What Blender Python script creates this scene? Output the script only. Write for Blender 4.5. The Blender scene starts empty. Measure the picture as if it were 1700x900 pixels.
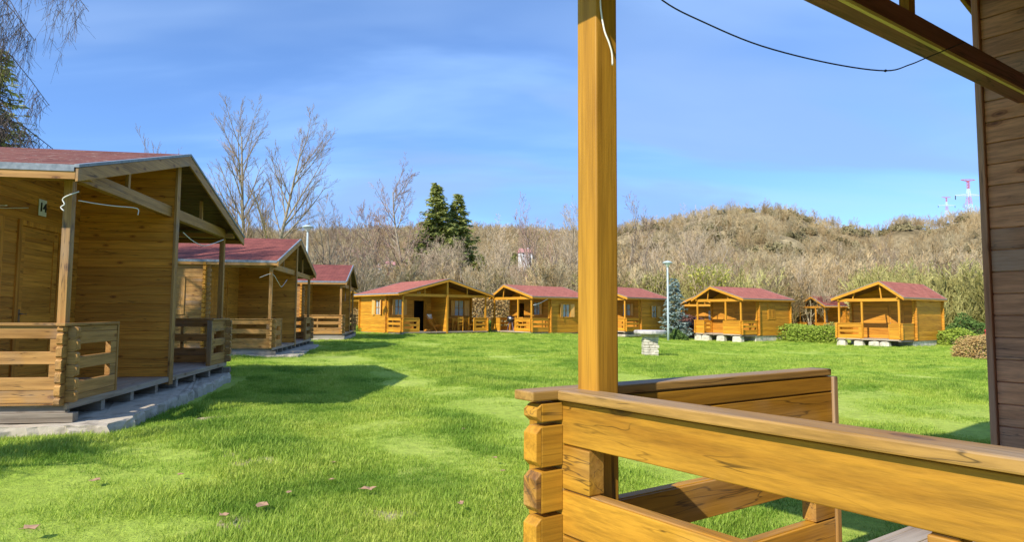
import bpy, math, random
import numpy as np
from mathutils import Matrix, Vector
S = 0.87                       # metres per modelling unit
GZ = -1.52                     # lawn height below the eye, in units
scn = bpy.context.scene
R_ = math.radians

# ------------------------------------------------------------------ camera, sky, sun, exposure
cam_d = bpy.data.cameras.new('camera'); cam = bpy.data.objects.new('camera', cam_d)
scn.collection.objects.link(cam); scn.camera = cam
cam_d.sensor_width = 36; cam_d.lens = 1035/1700*36; cam_d.clip_start = .05; cam_d.clip_end = 6000
cam.matrix_world = Matrix.Rotation(math.pi/2 + math.atan(70/1035), 4, 'X') @ Matrix.Rotation(.006, 4, 'Z')

SUN_TO = Vector((-.76, -.95, 1.0)).normalized()
world = bpy.data.worlds.new('World'); scn.world = world; world.use_nodes = True
wn = world.node_tree.nodes; wl = world.node_tree.links
wn.clear()
wo = wn.new('ShaderNodeOutputWorld'); bg = wn.new('ShaderNodeBackground'); bg.inputs[1].default_value = .15
sky = wn.new('ShaderNodeTexSky'); sky.sky_type = 'NISHITA'; sky.sun_disc = False
sky.sun_elevation = math.asin(SUN_TO.z); sky.sun_rotation = math.atan2(SUN_TO.x, SUN_TO.y) % (2*math.pi)
sky.air_density = 1.0; sky.dust_density = .2; sky.ozone_density = 3.0; sky.altitude = 300
tc = wn.new('ShaderNodeTexCoord')
sep = wn.new('ShaderNodeSeparateXYZ'); wl.new(tc.outputs['Generated'], sep.inputs[0])
# cloud veil: project the direction on a high plane
add = wn.new('ShaderNodeMath'); add.operation = 'ADD'; add.inputs[1].default_value = .16; wl.new(sep.outputs[2], add.inputs[0])
dvx = wn.new('ShaderNodeMath'); dvx.operation = 'DIVIDE'; wl.new(sep.outputs[0], dvx.inputs[0]); wl.new(add.outputs[0], dvx.inputs[1])
dvy = wn.new('ShaderNodeMath'); dvy.operation = 'DIVIDE'; wl.new(sep.outputs[1], dvy.inputs[0]); wl.new(add.outputs[0], dvy.inputs[1])
cmb = wn.new('ShaderNodeCombineXYZ'); wl.new(dvx.outputs[0], cmb.inputs[0]); wl.new(dvy.outputs[0], cmb.inputs[1])
def wnoise(sx, sy, scale, detail, lo, hi, dist=.4):
    mp = wn.new('ShaderNodeMapping'); mp.inputs['Scale'].default_value = (sx, sy, 1); mp.inputs['Rotation'].default_value = (0, 0, .35)
    wl.new(cmb.outputs[0], mp.inputs[0])
    n = wn.new('ShaderNodeTexNoise'); n.inputs['Scale'].default_value = scale; n.inputs['Detail'].default_value = detail
    n.inputs['Roughness'].default_value = .5; n.inputs['Distortion'].default_value = dist; wl.new(mp.outputs[0], n.inputs['Vector'])
    r = wn.new('ShaderNodeMapRange'); r.inputs[1].default_value = lo; r.inputs[2].default_value = hi; r.interpolation_type = 'SMOOTHSTEP'
    wl.new(n.outputs[0], r.inputs[0]); return r
tint = wn.new('ShaderNodeMix'); tint.data_type = 'RGBA'; tint.blend_type = 'MULTIPLY'; tint.inputs[0].default_value = 1
wl.new(sky.outputs[0], tint.inputs[6]); tint.inputs[7].default_value = (.76, .84, .93, 1)
gz_ = wn.new('ShaderNodeMapRange'); gz_.inputs[1].default_value = -.02; gz_.inputs[2].default_value = .95; wl.new(sep.outputs[2], gz_.inputs[0])
gr_ = wn.new('ShaderNodeValToRGB'); gr_.color_ramp.elements[0].color = (.44, .57, .80, 1); gr_.color_ramp.elements[1].color = (1.5, 1.4, 1.3, 1); e_ = gr_.color_ramp.elements.new(.48); e_.color = (.80, .86, .95, 1); wl.new(gz_.outputs[0], gr_.inputs[0])  # overhead sky, out of view, kept bright to fill the shade
tint2 = wn.new('ShaderNodeMix'); tint2.data_type = 'RGBA'; tint2.blend_type = 'MULTIPLY'; tint2.inputs[0].default_value = 1
wl.new(tint.outputs[2], tint2.inputs[6]); wl.new(gr_.outputs[0], tint2.inputs[7]); tint = tint2
v1 = wnoise(.5, 1.2, 1.2, 5, .45, .68)
m1 = wn.new('ShaderNodeMath'); m1.operation = 'MULTIPLY'; m1.inputs[1].default_value = .42; wl.new(v1.outputs[0], m1.inputs[0])
c1 = wn.new('ShaderNodeMix'); c1.data_type = 'RGBA'; wl.new(m1.outputs[0], c1.inputs[0]); wl.new(tint.outputs[2], c1.inputs[6])
c1.inputs[7].default_value = (2.0, 3.2, 5.3, 1)      # thin lit veil
v2 = wnoise(.5, 1.3, .75, 4, .44, .60, .9)
m2 = wn.new('ShaderNodeMath'); m2.operation = 'MULTIPLY'; m2.inputs[1].default_value = .75; wl.new(v2.outputs[0], m2.inputs[0])
c2 = wn.new('ShaderNodeMix'); c2.data_type = 'RGBA'; wl.new(m2.outputs[0], c2.inputs[0]); wl.new(c1.outputs[2], c2.inputs[6])
c2.inputs[7].default_value = (1.3, 2.1, 3.75, 1)    # slate grey-blue cloud
wl.new(c2.outputs[2], bg.inputs[0]); wl.new(bg.outputs[0], wo.inputs[0])

sd = bpy.data.lights.new('sun', 'SUN'); sd.energy = 3.6; sd.angle = R_(.53); sd.color = (1, .93, .82)
sun = bpy.data.objects.new('sun', sd); scn.collection.objects.link(sun)
sun.rotation_euler = (-SUN_TO).to_track_quat('-Z', 'Y').to_euler()
scn.view_settings.view_transform = 'Standard'; scn.view_settings.look = 'None'
scn.view_settings.exposure = .84; scn.view_settings.gamma = 1
scn.cycles.max_bounces = 8; scn.cycles.transparent_max_bounces = 8

# ------------------------------------------------------------------ materials
def new_mat(name):
    m = bpy.data.materials.new(name); m.use_nodes = True; nt = m.node_tree
    return m, nt, nt.nodes, nt.links, nt.nodes['Principled BSDF']
def N(nodes, t, **kw):
    n = nodes.new('ShaderNode'+t)
    for k, v in kw.items():
        if isinstance(v, (int, float, tuple)) and k in [i.name for i in n.inputs]: n.inputs[k].default_value = v
        else: setattr(n, k, v)
    return n
def ramp(nodes, stops):
    r = nodes.new('ShaderNodeValToRGB'); e = r.color_ramp.elements
    while len(e) < len(stops): e.new(.5)
    for i, (p, c) in enumerate(stops): e[i].position = p; e[i].color = (*c, 1) if len(c) == 3 else c
    return r
def mixc(nodes, links, fac, a, b, mode='MIX'):
    m = nodes.new('ShaderNodeMix'); m.data_type = 'RGBA'; m.blend_type = mode
    for s, v in ((0, fac), (6, a), (7, b)):
        if hasattr(v, 'is_output'): links.new(v, m.inputs[s])
        elif isinstance(v, tuple): m.inputs[s].default_value = (*v, 1)
        else: m.inputs[s].default_value = v
    return m.outputs[2]
def wood(name, light, dark, axis, grey=.0, gcol=(.22, .19, .16), rough=.55, knots=True, bump=.25, topgrey=False):
    m, nt, n, l, b = new_mat(name)
    co = n.new('ShaderNodeTexCoord'); geo = n.new('ShaderNodeNewGeometry')
    off = N(n, 'VectorMath', operation='ADD'); l.new(co.outputs['Object'], off.inputs[0])
    rnd = N(n, 'Math', operation='MULTIPLY'); rnd.inputs[1].default_value = 37.0; l.new(geo.outputs['Random Per Island'], rnd.inputs[0])
    cx = n.new('ShaderNodeCombineXYZ'); [l.new(rnd.outputs[0], cx.inputs[i]) for i in range(3)]; l.new(cx.outputs[0], off.inputs[1])
    def mapped(along, across):
        mp = n.new('ShaderNodeMapping'); s = [across]*3; s[axis] = along
        mp.inputs['Scale'].default_value = s; l.new(off.outputs[0], mp.inputs[0]); return mp
    a = mapped(.7, 7); n1 = N(n, 'TexNoise', Scale=1.0, Detail=6., Roughness=.62, Distortion=.6); l.new(a.outputs[0], n1.inputs['Vector'])
    a2 = mapped(2.2, 70); n2 = N(n, 'TexNoise', Scale=1.0, Detail=3., Roughness=.7); l.new(a2.outputs[0], n2.inputs['Vector'])
    a3 = mapped(.5, .9); n3 = N(n, 'TexNoise', Scale=1.4, Detail=4.); l.new(a3.outputs[0], n3.inputs['Vector'])
    mid = tuple((x*.7+y*.3) for x, y in zip(light, dark))
    r1 = ramp(n, [(.3, dark), (.47, mid), (.7, light)]); l.new(n1.outputs[0], r1.inputs[0])
    r2 = ramp(n, [(.34, (.55,)*3), (.6, (1.1,)*3)]); l.new(n2.outputs[0], r2.inputs[0])
    col = mixc(n, l, .6, r1.outputs[0], r2.outputs[0], 'MULTIPLY')
    # each board its own shade
    r3 = ramp(n, [(0, (.80, .79, .77)), (.5, (.98, .98, .98)), (1, (1.14, 1.13, 1.1))]); l.new(geo.outputs['Random Per Island'], r3.inputs[0])
    col = mixc(n, l, 1., col, r3.outputs[0], 'MULTIPLY')
    wv_ = mapped(.16, 2.6); wv = N(n, 'TexWave', wave_type='BANDS', bands_direction='DIAGONAL', Scale=2.2, Distortion=9., Detail=2.); wv.inputs['Detail Scale'].default_value = .8; l.new(wv_.outputs[0], wv.inputs['Vector'])
    rw = ramp(n, [(.15, (.80, .76, .70)), (.6, (1.05, 1.05, 1.05))]); l.new(wv.outputs[0], rw.inputs[0]); col = mixc(n, l, .55, col, rw.outputs[0], 'MULTIPLY')
    if knots:
        so = n.new('ShaderNodeSeparateXYZ'); l.new(off.outputs[0], so.inputs[0]); oth = [i for i in range(3) if i != axis]
        sm = N(n, 'Math', operation='ADD'); l.new(so.outputs[oth[0]], sm.inputs[0]); l.new(so.outputs[oth[1]], sm.inputs[1])
        s1 = N(n, 'Math', operation='MULTIPLY'); s1.inputs[1].default_value = 2.3; l.new(so.outputs[axis], s1.inputs[0]); s2 = N(n, 'Math', operation='MULTIPLY'); s2.inputs[1].default_value = 5.0; l.new(sm.outputs[0], s2.inputs[0])
        kp = n.new('ShaderNodeCombineXYZ'); l.new(s1.outputs[0], kp.inputs[0]); l.new(s2.outputs[0], kp.inputs[1])
        v = N(n, 'TexVoronoi', Scale=1.); v.voronoi_dimensions = '2D'; v.inputs['Randomness'].default_value = 1; l.new(kp.outputs[0], v.inputs['Vector'])
        kr = ramp(n, [(0, (.16, .12, .10)), (.035, (.30, .22, .18)), (.06, (.62, .52, .42)), (.085, (.42, .33, .26)), (.11, (.9, .82, .72)), (.2, (1, 1, 1))]); l.new(v.outputs['Distance'], kr.inputs[0])
        sc_ = n.new('ShaderNodeSeparateColor'); l.new(v.outputs['Color'], sc_.inputs[0]); gt = N(n, 'Math', operation='GREATER_THAN'); gt.inputs[1].default_value = .6; l.new(sc_.outputs[0], gt.inputs[0])
        gk = N(n, 'Math', operation='MULTIPLY'); gk.inputs[1].default_value = .85; l.new(gt.outputs[0], gk.inputs[0])
        col = mixc(n, l, gk.outputs[0], col, mixc(n, l, 1., col, kr.outputs[0], 'MULTIPLY'))
        # drying cracks
        ck = mapped(.8, 15); n5 = N(n, 'TexNoise', Scale=1.0, Detail=3., Roughness=.5, Distortion=.3); l.new(ck.outputs[0], n5.inputs['Vector'])
        d5 = N(n, 'Math', operation='SUBTRACT'); d5.inputs[1].default_value = .5; l.new(n5.outputs[0], d5.inputs[0])
        a5 = N(n, 'Math', operation='ABSOLUTE'); l.new(d5.outputs[0], a5.inputs[0])
        k5 = ramp(n, [(0, (.12,)*3), (.005, (.35,)*3), (.012, (1,)*3)]); l.new(a5.outputs[0], k5.inputs[0])
        g5 = ramp(n, [(.50, (0,)*3), (.54, (1,)*3)]); l.new(n3.outputs[0], g5.inputs[0])
        f5 = N(n, 'Math', operation='MULTIPLY'); f5.inputs[1].default_value = .8; l.new(g5.outputs[0], f5.inputs[0])
        col = mixc(n, l, f5.outputs[0], col, mixc(n, l, 1., col, k5.outputs[0], 'MULTIPLY'))
    if grey > 0:
        gr = ramp(n, [(.62-grey*.35, (0,)*3), (.80-grey*.35, (1,)*3)]); l.new(n3.outputs[0], gr.inputs[0])
        g2 = N(n, 'Math', operation='MULTIPLY'); l.new(gr.outputs[0], g2.inputs[0]); l.new(n2.outputs[0], g2.inputs[1])
        g3 = N(n, 'Math', operation='MULTIPLY', use_clamp=True); l.new(g2.outputs[0], g3.inputs[0]); g3.inputs[1].default_value = 1.7
        if topgrey:      # faces that look up have weathered
            sx_ = n.new('ShaderNodeSeparateXYZ'); l.new(geo.outputs['True Normal'], sx_.inputs[0]); mr = N(n, 'MapRange'); mr.inputs[1].default_value = .2; mr.inputs[2].default_value = .8; mr.inputs[3].default_value = .04; l.new(sx_.outputs[2], mr.inputs[0])
            g4 = N(n, 'Math', operation='MULTIPLY'); l.new(g3.outputs[0], g4.inputs[0]); l.new(mr.outputs[0], g4.inputs[1]); g3 = g4
        col = mixc(n, l, g3.outputs[0], col, gcol)
    l.new(col, b.inputs['Base Color']); b.inputs['Roughness'].default_value = rough
    b.inputs['Specular IOR Level'].default_value = .3
    bp = N(n, 'Bump'); bp.inputs['Strength'].default_value = bump; bp.inputs['Distance'].default_value = .004
    l.new(n2.outputs[0], bp.inputs['Height']); l.new(bp.outputs[0], b.inputs['Normal'])
    return m
def woodset(name, light, dark, **kw): return [wood(name+' '+'xyz'[i], light, dark, i, **kw) for i in range(3)]
W_near = woodset('honey varnished pine', (.49, .245, .024), (.34, .150, .012), grey=.2, gcol=(.36, .25, .15))
W_cap = woodset('weathered handrail pine', (.42, .235, .06), (.28, .15, .035), grey=.5, gcol=(.33, .26, .19), topgrey=True)
W_near_dark = woodset('brown stained pine', (.72, .36, .19), (.42, .20, .105), grey=.35, gcol=(.46, .30, .21))
W_tan = woodset('tan faded pine', (.50, .27, .085), (.35, .17, .04), grey=.15)
W_tan_in = woodset('brown varnished pine', (.70, .31, .04), (.50, .19, .018))
W_gold = woodset('golden varnished pine', (.68, .32, .028), (.52, .21, .014), knots=False)
W_gold_in = woodset('amber varnished pine', (.66, .29, .03), (.46, .17, .015), knots=False)
W_deck = woodset('grey weathered deck board', (.46, .36, .26), (.27, .20, .14), grey=.5, gcol=(.40, .34, .27))
W_sill = woodset('grey weathered sleeper', (.30, .25, .19), (.15, .12, .09), grey=.5, gcol=(.34, .31, .26))
W_sun_edge = woodset('painted sun edge yellow', (.92, .78, .30), (.85, .70, .22), knots=False)  # bright yellow base stands in for sunlight on the beam edge
W_shut = woodset('orange shutter pine', (.80, .45, .13), (.62, .30, .07), knots=False)
W_beam = woodset('purple brown stained beam', (.36, .145, .12), (.21, .085, .07), grey=.3, gcol=(.22, .14, .13))
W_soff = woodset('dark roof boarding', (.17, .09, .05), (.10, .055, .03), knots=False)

def noisy(name, c1, c2, scale=5., rough=.85, bump=.3, detail=6., obj=True, c3=None, dist=.02):
    m, nt, n, l, b = new_mat(name); co = n.new('ShaderNodeTexCoord')
    n1 = N(n, 'TexNoise', Scale=float(scale), Detail=detail, Roughness=.62); l.new(co.outputs['Object'], n1.inputs['Vector'])
    st = [(.33, c1), (.67, c2)]
    if c3: st = [(.3, c1), (.5, c2), (.68, c3)]
    r = ramp(n, st); l.new(n1.outputs[0], r.inputs[0]); l.new(r.outputs[0], b.inputs['Base Color'])
    b.inputs['Roughness'].default_value = rough; b.inputs['Specular IOR Level'].default_value = .25
    bp = N(n, 'Bump'); bp.inputs['Strength'].default_value = bump; bp.inputs['Distance'].default_value = dist
    l.new(n1.outputs[0], bp.inputs['Height']); l.new(bp.outputs[0], b.inputs['Normal']); return m
def shingle(name, c1, c2, worn=None, cell=.33):
    m, nt, n, l, b = new_mat(name); co = n.new('ShaderNodeTexCoord')
    mp = n.new('ShaderNodeMapping'); mp.inputs['Rotation'].default_value = (0, 0, math.pi/2); l.new(co.outputs['Object'], mp.inputs[0])
    br = N(n, 'TexBrick'); br.inputs['Scale'].default_value = 1/cell; br.inputs['Brick Width'].default_value = .9; br.inputs['Row Height'].default_value = .42
    br.inputs['Mortar Size'].default_value = .025; br.inputs['Mortar Smooth'].default_value = .4
    br.inputs['Color1'].default_value = (*c1, 1); br.inputs['Color2'].default_value = (*c2, 1); br.inputs['Mortar'].default_value = tuple(x*.4 for x in c1)+(1,)
    l.new(mp.outputs[0], br.inputs['Vector'])
    n1 = N(n, 'TexNoise', Scale=2.3, Detail=7., Roughness=.7); l.new(co.outputs['Object'], n1.inputs['Vector'])
    r = ramp(n, [(.3, (.72,)*3), (.7, (1.2,)*3)]); l.new(n1.outputs[0], r.inputs[0])
    col = mixc(n, l, 1., br.outputs[0], r.outputs[0], 'MULTIPLY')
    if worn:
        n3 = N(n, 'TexNoise', Scale=9., Detail=5., Roughness=.75); l.new(co.outputs['Object'], n3.inputs['Vector'])
        r3 = ramp(n, [(.58, (0,)*3), (.66, (1,)*3)]); l.new(n3.outputs[0], r3.inputs[0]); col = mixc(n, l, r3.outputs[0], col, worn)
    l.new(col, b.inputs['Base Color']); b.inputs['Roughness'].default_value = .9; b.inputs['Specular IOR Level'].default_value = .2
    bp = N(n, 'Bump'); bp.inputs['Strength'].default_value = .5; bp.inputs['Distance'].default_value = .01
    l.new(br.outputs[0], bp.inputs['Height']); l.new(bp.outputs[0], b.inputs['Normal']); return m
M_roof_far = shingle('faded red bitumen shingle', (.44, .15, .105), (.36, .115, .08))
M_roof_mid = shingle('wine red bitumen shingle', (.27, .082, .062), (.19, .055, .045))
M_roof_near = shingle('worn brown red bitumen shingle', (.22, .085, .06), (.15, .052, .04), worn=(.34, .26, .20))
def plain(name, c, rough=.6, metal=0., spec=.4):
    m, nt, n, l, b = new_mat(name); b.inputs['Base Color'].default_value = (*c, 1); b.inputs['Roughness'].default_value = rough
    b.inputs['Metallic'].default_value = metal; b.inputs['Specular IOR Level'].default_value = spec; return m
M_drip = noisy('galvanised edge strip', (.15, .18, .215), (.27, .30, .34), 14, .45, .1)
M_dripdark = noisy('brown grey edge strip', (.22, .18, .14), (.34, .29, .23), 14, .6, .1)
M_conc = noisy('old concrete', (.17, .14, .105), (.50, .43, .33), 2.6, .95, .7, 12, c3=(.41, .36, .28), dist=.05)
M_lime = noisy('pale limestone', (.40, .36, .28), (.72, .66, .53), 4., .95, .8, 8)
M_white = noisy('white paint', (.68, .68, .66), (.80, .80, .78), 6, .5, .05)
M_black = plain('black lettering', (.02, .02, .02), .5)
M_cord = plain('white plastic cord', (.75, .73, .68), .6)
M_cable = plain('dark cable', (.03, .03, .04), .6)
M_metal = plain('brushed steel', (.45, .46, .5), .3, 1.)
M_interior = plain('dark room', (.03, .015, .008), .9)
M_curtain = noisy('white net curtain', (.55, .58, .62), (.85, .86, .86), 22, .9, .3)
M_lamp = noisy('grey green lamp paint', (.36, .44, .45), (.46, .53, .54), 8, .5, .05)
M_redw = plain('red sign paint', (.55, .05, .06), .5)
def glass():
    m, nt, n, l, b = new_mat('window glass')
    b.inputs['Base Color'].default_value = (.9, .95, 1, 1); b.inputs['Roughness'].default_value = .03
    tr = n.new('ShaderNodeBsdfTransparent'); tr.inputs[0].default_value = (.9, .93, .94, 1); mx = n.new('ShaderNodeMixShader'); lw = n.new('ShaderNodeLayerWeight'); lw.inputs[0].default_value = .25; fr = N(n, 'Math', operation='MULTIPLY'); fr.inputs[1].default_value = .55; l.new(lw.outputs['Facing'], fr.inputs[0])
    gl = n.new('ShaderNodeBsdfGlossy'); gl.inputs['Roughness'].default_value = .03
    out = n['Material Output']; l.new(fr.outputs[0], mx.inputs[0]); l.new(tr.outputs[0], mx.inputs[1]); l.new(gl.outputs[0], mx.inputs[2]); l.new(mx.outputs[0], out.inputs[0]); return m
M_glass = glass()
def leafmat(name, c1, c2, trans=.3, island=True, rough=.7, objrand=False, patch=0):
    m, nt, n, l, b = new_mat(name)
    r = ramp(n, [(0, c1), (1, c2)])
    if objrand: s = n.new('ShaderNodeObjectInfo').outputs['Random']
    else: s = n.new('ShaderNodeNewGeometry').outputs['Random Per Island']
    l.new(s, r.inputs[0])
    if patch:       # lusher and drier patches of turf, by where the tuft stands
        oi = n.new('ShaderNodeObjectInfo'); pn = N(n, 'TexNoise', Scale=patch, Detail=3., Roughness=.6); l.new(oi.outputs['Location'], pn.inputs['Vector'])
        pr = ramp(n, [(.36, (.50, .64, .5)), (.50, (.92, .95, .9)), (.66, (1.12, 1.03, 1.1))]); l.new(pn.outputs[0], pr.inputs[0])
        cc = mixc(n, l, 1., r.outputs[0], pr.outputs[0], 'MULTIPLY')
        class _o: outputs = [cc]
        r = _o
    l.new(r.outputs[0], b.inputs['Base Color']); b.inputs['Roughness'].default_value = rough
    b.inputs['Specular IOR Level'].default_value = .2
    if trans > 0:
        t = n.new('ShaderNodeBsdfTranslucent'); l.new(r.outputs[0], t.inputs[0]); mx = n.new('ShaderNodeMixShader'); mx.inputs[0].default_value = trans
        l.new(b.outputs[0], mx.inputs[1]); l.new(t.outputs[0], mx.inputs[2]); l.new(mx.outputs[0], n['Material Output'].inputs[0])
    return m
M_spruce = leafmat('dark spruce needle', (.22, .27, .07), (.55, .56, .18), .45)
M_bluespr = leafmat('blue spruce needle', (.20, .29, .25), (.42, .51, .47), .3)
M_hedge = leafmat('fresh hedge leaf', (.18, .27, .03), (.40, .49, .07), .35)
M_yew = leafmat('dark green leaf', (.05, .10, .02), (.13, .20, .04), .2)
M_brownbush = leafmat('rusty bush leaf', (.34, .20, .06), (.56, .40, .16), .25)
M_willow = leafmat('yellow green willow bud', (.36, .36, .05), (.60, .58, .12), .3)
M_olive = leafmat('olive bud leaf', (.20, .20, .04), (.42, .38, .11), .3)
M_redleaf = leafmat('dull red bush twig', (.12, .05, .04), (.22, .10, .07), .1)
M_bark = noisy('grey tan bark', (.20, .16, .11), (.42, .35, .25), 4, .95, .5)
M_barkpale = noisy('pale ash bark', (.28, .22, .14), (.50, .41, .28), 3, .95, .4)
M_twig = leafmat('brown twig', (.26, .18, .12), (.44, .32, .22), 0)
M_twigpale = leafmat('pale tan twig', (.38, .29, .19), (.58, .46, .31), 0)  # paler, tanner twig colour than the brown one
M_twigred = leafmat('reddish budding twig', (.30, .19, .15), (.46, .31, .24), 0)
M_twigdark = leafmat('dark birch twig', (.06, .045, .04), (.13, .10, .08), 0)
M_wood_far = leafmat('bare woodland twig', (.27, .185, .085), (.56, .42, .22), 0, objrand=True)
M_wood_far2 = leafmat('grey woodland twig', (.28, .22, .12), (.50, .41, .245), 0, objrand=True)
M_olivetwig = leafmat('olive budding twig', (.26, .23, .07), (.50, .46, .17), 0, objrand=True)
M_scrub = leafmat('green grey scrub', (.19, .165, .075), (.33, .28, .14), .1, objrand=True)

# ------------------------------------------------------------------ mesh helpers (units, scaled by S when linked)
class MB:
    def __init__(s, skew=0.): s.v = []; s.f = []; s.sk = skew
    def hexa(s, p):
        b = len(s.v); s.v += [tuple(q) for q in p]
        s.f += [tuple(b+i for i in f) for f in ((3, 2, 1, 0), (4, 5, 6, 7), (0, 1, 5, 4), (1, 2, 6, 5), (2, 3, 7, 6), (3, 0, 4, 7))]
    def box(s, x0, x1, y0, y1, z0, z1):
        if x0 > x1: x0, x1 = x1, x0
        if y0 > y1: y0, y1 = y1, y0
        s.hexa([(x0, y0, z0), (x1, y0, z0), (x1, y1, z0), (x0, y1, z0), (x0, y0, z1), (x1, y0, z1), (x1, y1, z1), (x0, y1, z1)])
    def poly(s, pts, ext):                       # polygon extruded by a vector
        b = len(s.v); n = len(pts); s.v += [tuple(p) for p in pts]+[tuple(p[i]+ext[i] for i in range(3)) for p in pts]
        s.f.append(tuple(range(b+n-1, b-1, -1))); s.f.append(tuple(range(b+n, b+2*n)))
        for i in range(n): j = (i+1) % n; s.f.append((b+i, b+j, b+n+j, b+n+i))
    def beam(s, p0, p1, w, h, up=(0, 0, 1)):
        p0, p1 = Vector(p0), Vector(p1); d = (p1-p0).normalized(); sd = d.cross(Vector(up))
        if sd.length < 1e-4: sd = Vector((1, 0, 0))
        sd.normalize(); u = sd.cross(d)
        c = [(-w/2, -h/2), (w/2, -h/2), (w/2, h/2), (-w/2, h/2)]
        s.hexa([p0+sd*a+u*b for a, b in c]+[p1+sd*a+u*b for a, b in c])
    def tube(s, pts, rad, n=5, cap=True):
        pts = [Vector(p) for p in pts]; b0 = len(s.v)
        if not hasattr(rad, '__len__'): rad = [rad]*len(pts)
        d = (pts[1]-pts[0]).normalized(); a = d.orthogonal().normalized()
        for i, p in enumerate(pts):
            d = (pts[min(i+1, len(pts)-1)]-pts[max(i-1, 0)]).normalized()
            a = (a-d*a.dot(d)); a = a.normalized() if a.length > 1e-5 else d.orthogonal().normalized(); c = d.cross(a)
            for k in range(n): t = 2*math.pi*k/n; s.v.append(tuple(p+(a*math.cos(t)+c*math.sin(t))*rad[i]))
        for i in range(len(pts)-1):
            for k in range(n): q = b0+i*n; s.f.append((q+k, q+(k+1) % n, q+n+(k+1) % n, q+n+k))
        if cap: s.f.append(tuple(b0+k for k in range(n))[::-1]); s.f.append(tuple(b0+(len(pts)-1)*n+k for k in range(n)))
    def lathe(s, c, prof, n=20):                  # prof (r,z) list
        b = len(s.v)
        for r, z in prof:
            for k in range(n): t = 2*math.pi*k/n; s.v.append((c[0]+r*math.cos(t), c[1]+r*math.sin(t), c[2]+z))
        for i in range(len(prof)-1):
            for k in range(n): s.f.append((b+i*n+k, b+i*n+(k+1) % n, b+(i+1)*n+(k+1) % n, b+(i+1)*n+k))
        s.f.append(tuple(b+k for k in range(n))[::-1]); s.f.append(tuple(b+(len(prof)-1)*n+k for k in range(n)))
    def mesh(s, name):
        me = bpy.data.meshes.new(name); k = s.sk
        v = np.array(s.v, dtype=float).reshape(-1, 3)
        if k: x = v[:, 0]-v[:, 1]*math.sin(k); v[:, 1] *= math.cos(k); v[:, 0] = x
        me.from_pydata((v*S).tolist(), [], s.f); return me
    def build(s, name, mat, parent=None, bevel=0., smooth=False, loc=None, rz=0.):
        me = s.mesh(name); me.materials.append(mat)
        if smooth: me.polygons.foreach_set('use_smooth', [True]*len(me.polygons))
        o = bpy.data.objects.new(name, me); scn.collection.objects.link(o)
        if parent: o.parent = parent
        if loc is not None: o.location = Vector(loc)*S; o.rotation_euler[2] = rz
        if bevel: m = o.modifiers.new('bevel', 'BEVEL'); m.width = bevel*S; m.segments = 2; m.limit_method = 'ANGLE'; m.angle_limit = R_(40)
        return o
def empty(name, loc, rz=0.):
    o = bpy.data.objects.new(name, None); scn.collection.objects.link(o); o.location = Vector(loc)*S; o.rotation_euler[2] = rz
    o.empty_display_size = .2; return o
def tag(o, label=None, cat=None, group=None, kind=None):
    for k, v in (('label', label), ('category', cat), ('group', group), ('kind', kind)):
        if v: o[k] = v
    return o
def dup(o, loc=None, rz=None, sc=None, parent=None):
    c = o.copy(); scn.collection.objects.link(c)
    if parent: c.parent = parent
    if loc is not None: c.location = Vector(loc)*S
    if rz is not None: c.rotation_euler[2] = rz
    if sc is not None: c.scale = (sc,)*3 if not hasattr(sc, '__len__') else sc
    for ch in list(o.children): dup(ch, parent=c)
    return c
def text_mesh(txt, size, name, mat, parent, loc, rot, depth=.004):
    cu = bpy.data.curves.new(name, 'FONT'); cu.body = txt; cu.size = size*S; cu.extrude = depth*S; cu.align_x = 'CENTER'; cu.align_y = 'CENTER'; cu.offset = .004
    t = bpy.data.objects.new(name, cu); scn.collection.objects.link(t); bpy.context.view_layer.update()
    me = bpy.data.meshes.new_from_object(t.evaluated_get(bpy.context.evaluated_depsgraph_get())); bpy.data.objects.remove(t)
    me.materials.clear(); me.materials.append(mat)
    o = bpy.data.objects.new(name, me); scn.collection.objects.link(o); o.parent = parent; o.location = Vector(loc)*S; o.rotation_euler = rot; return o

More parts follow.
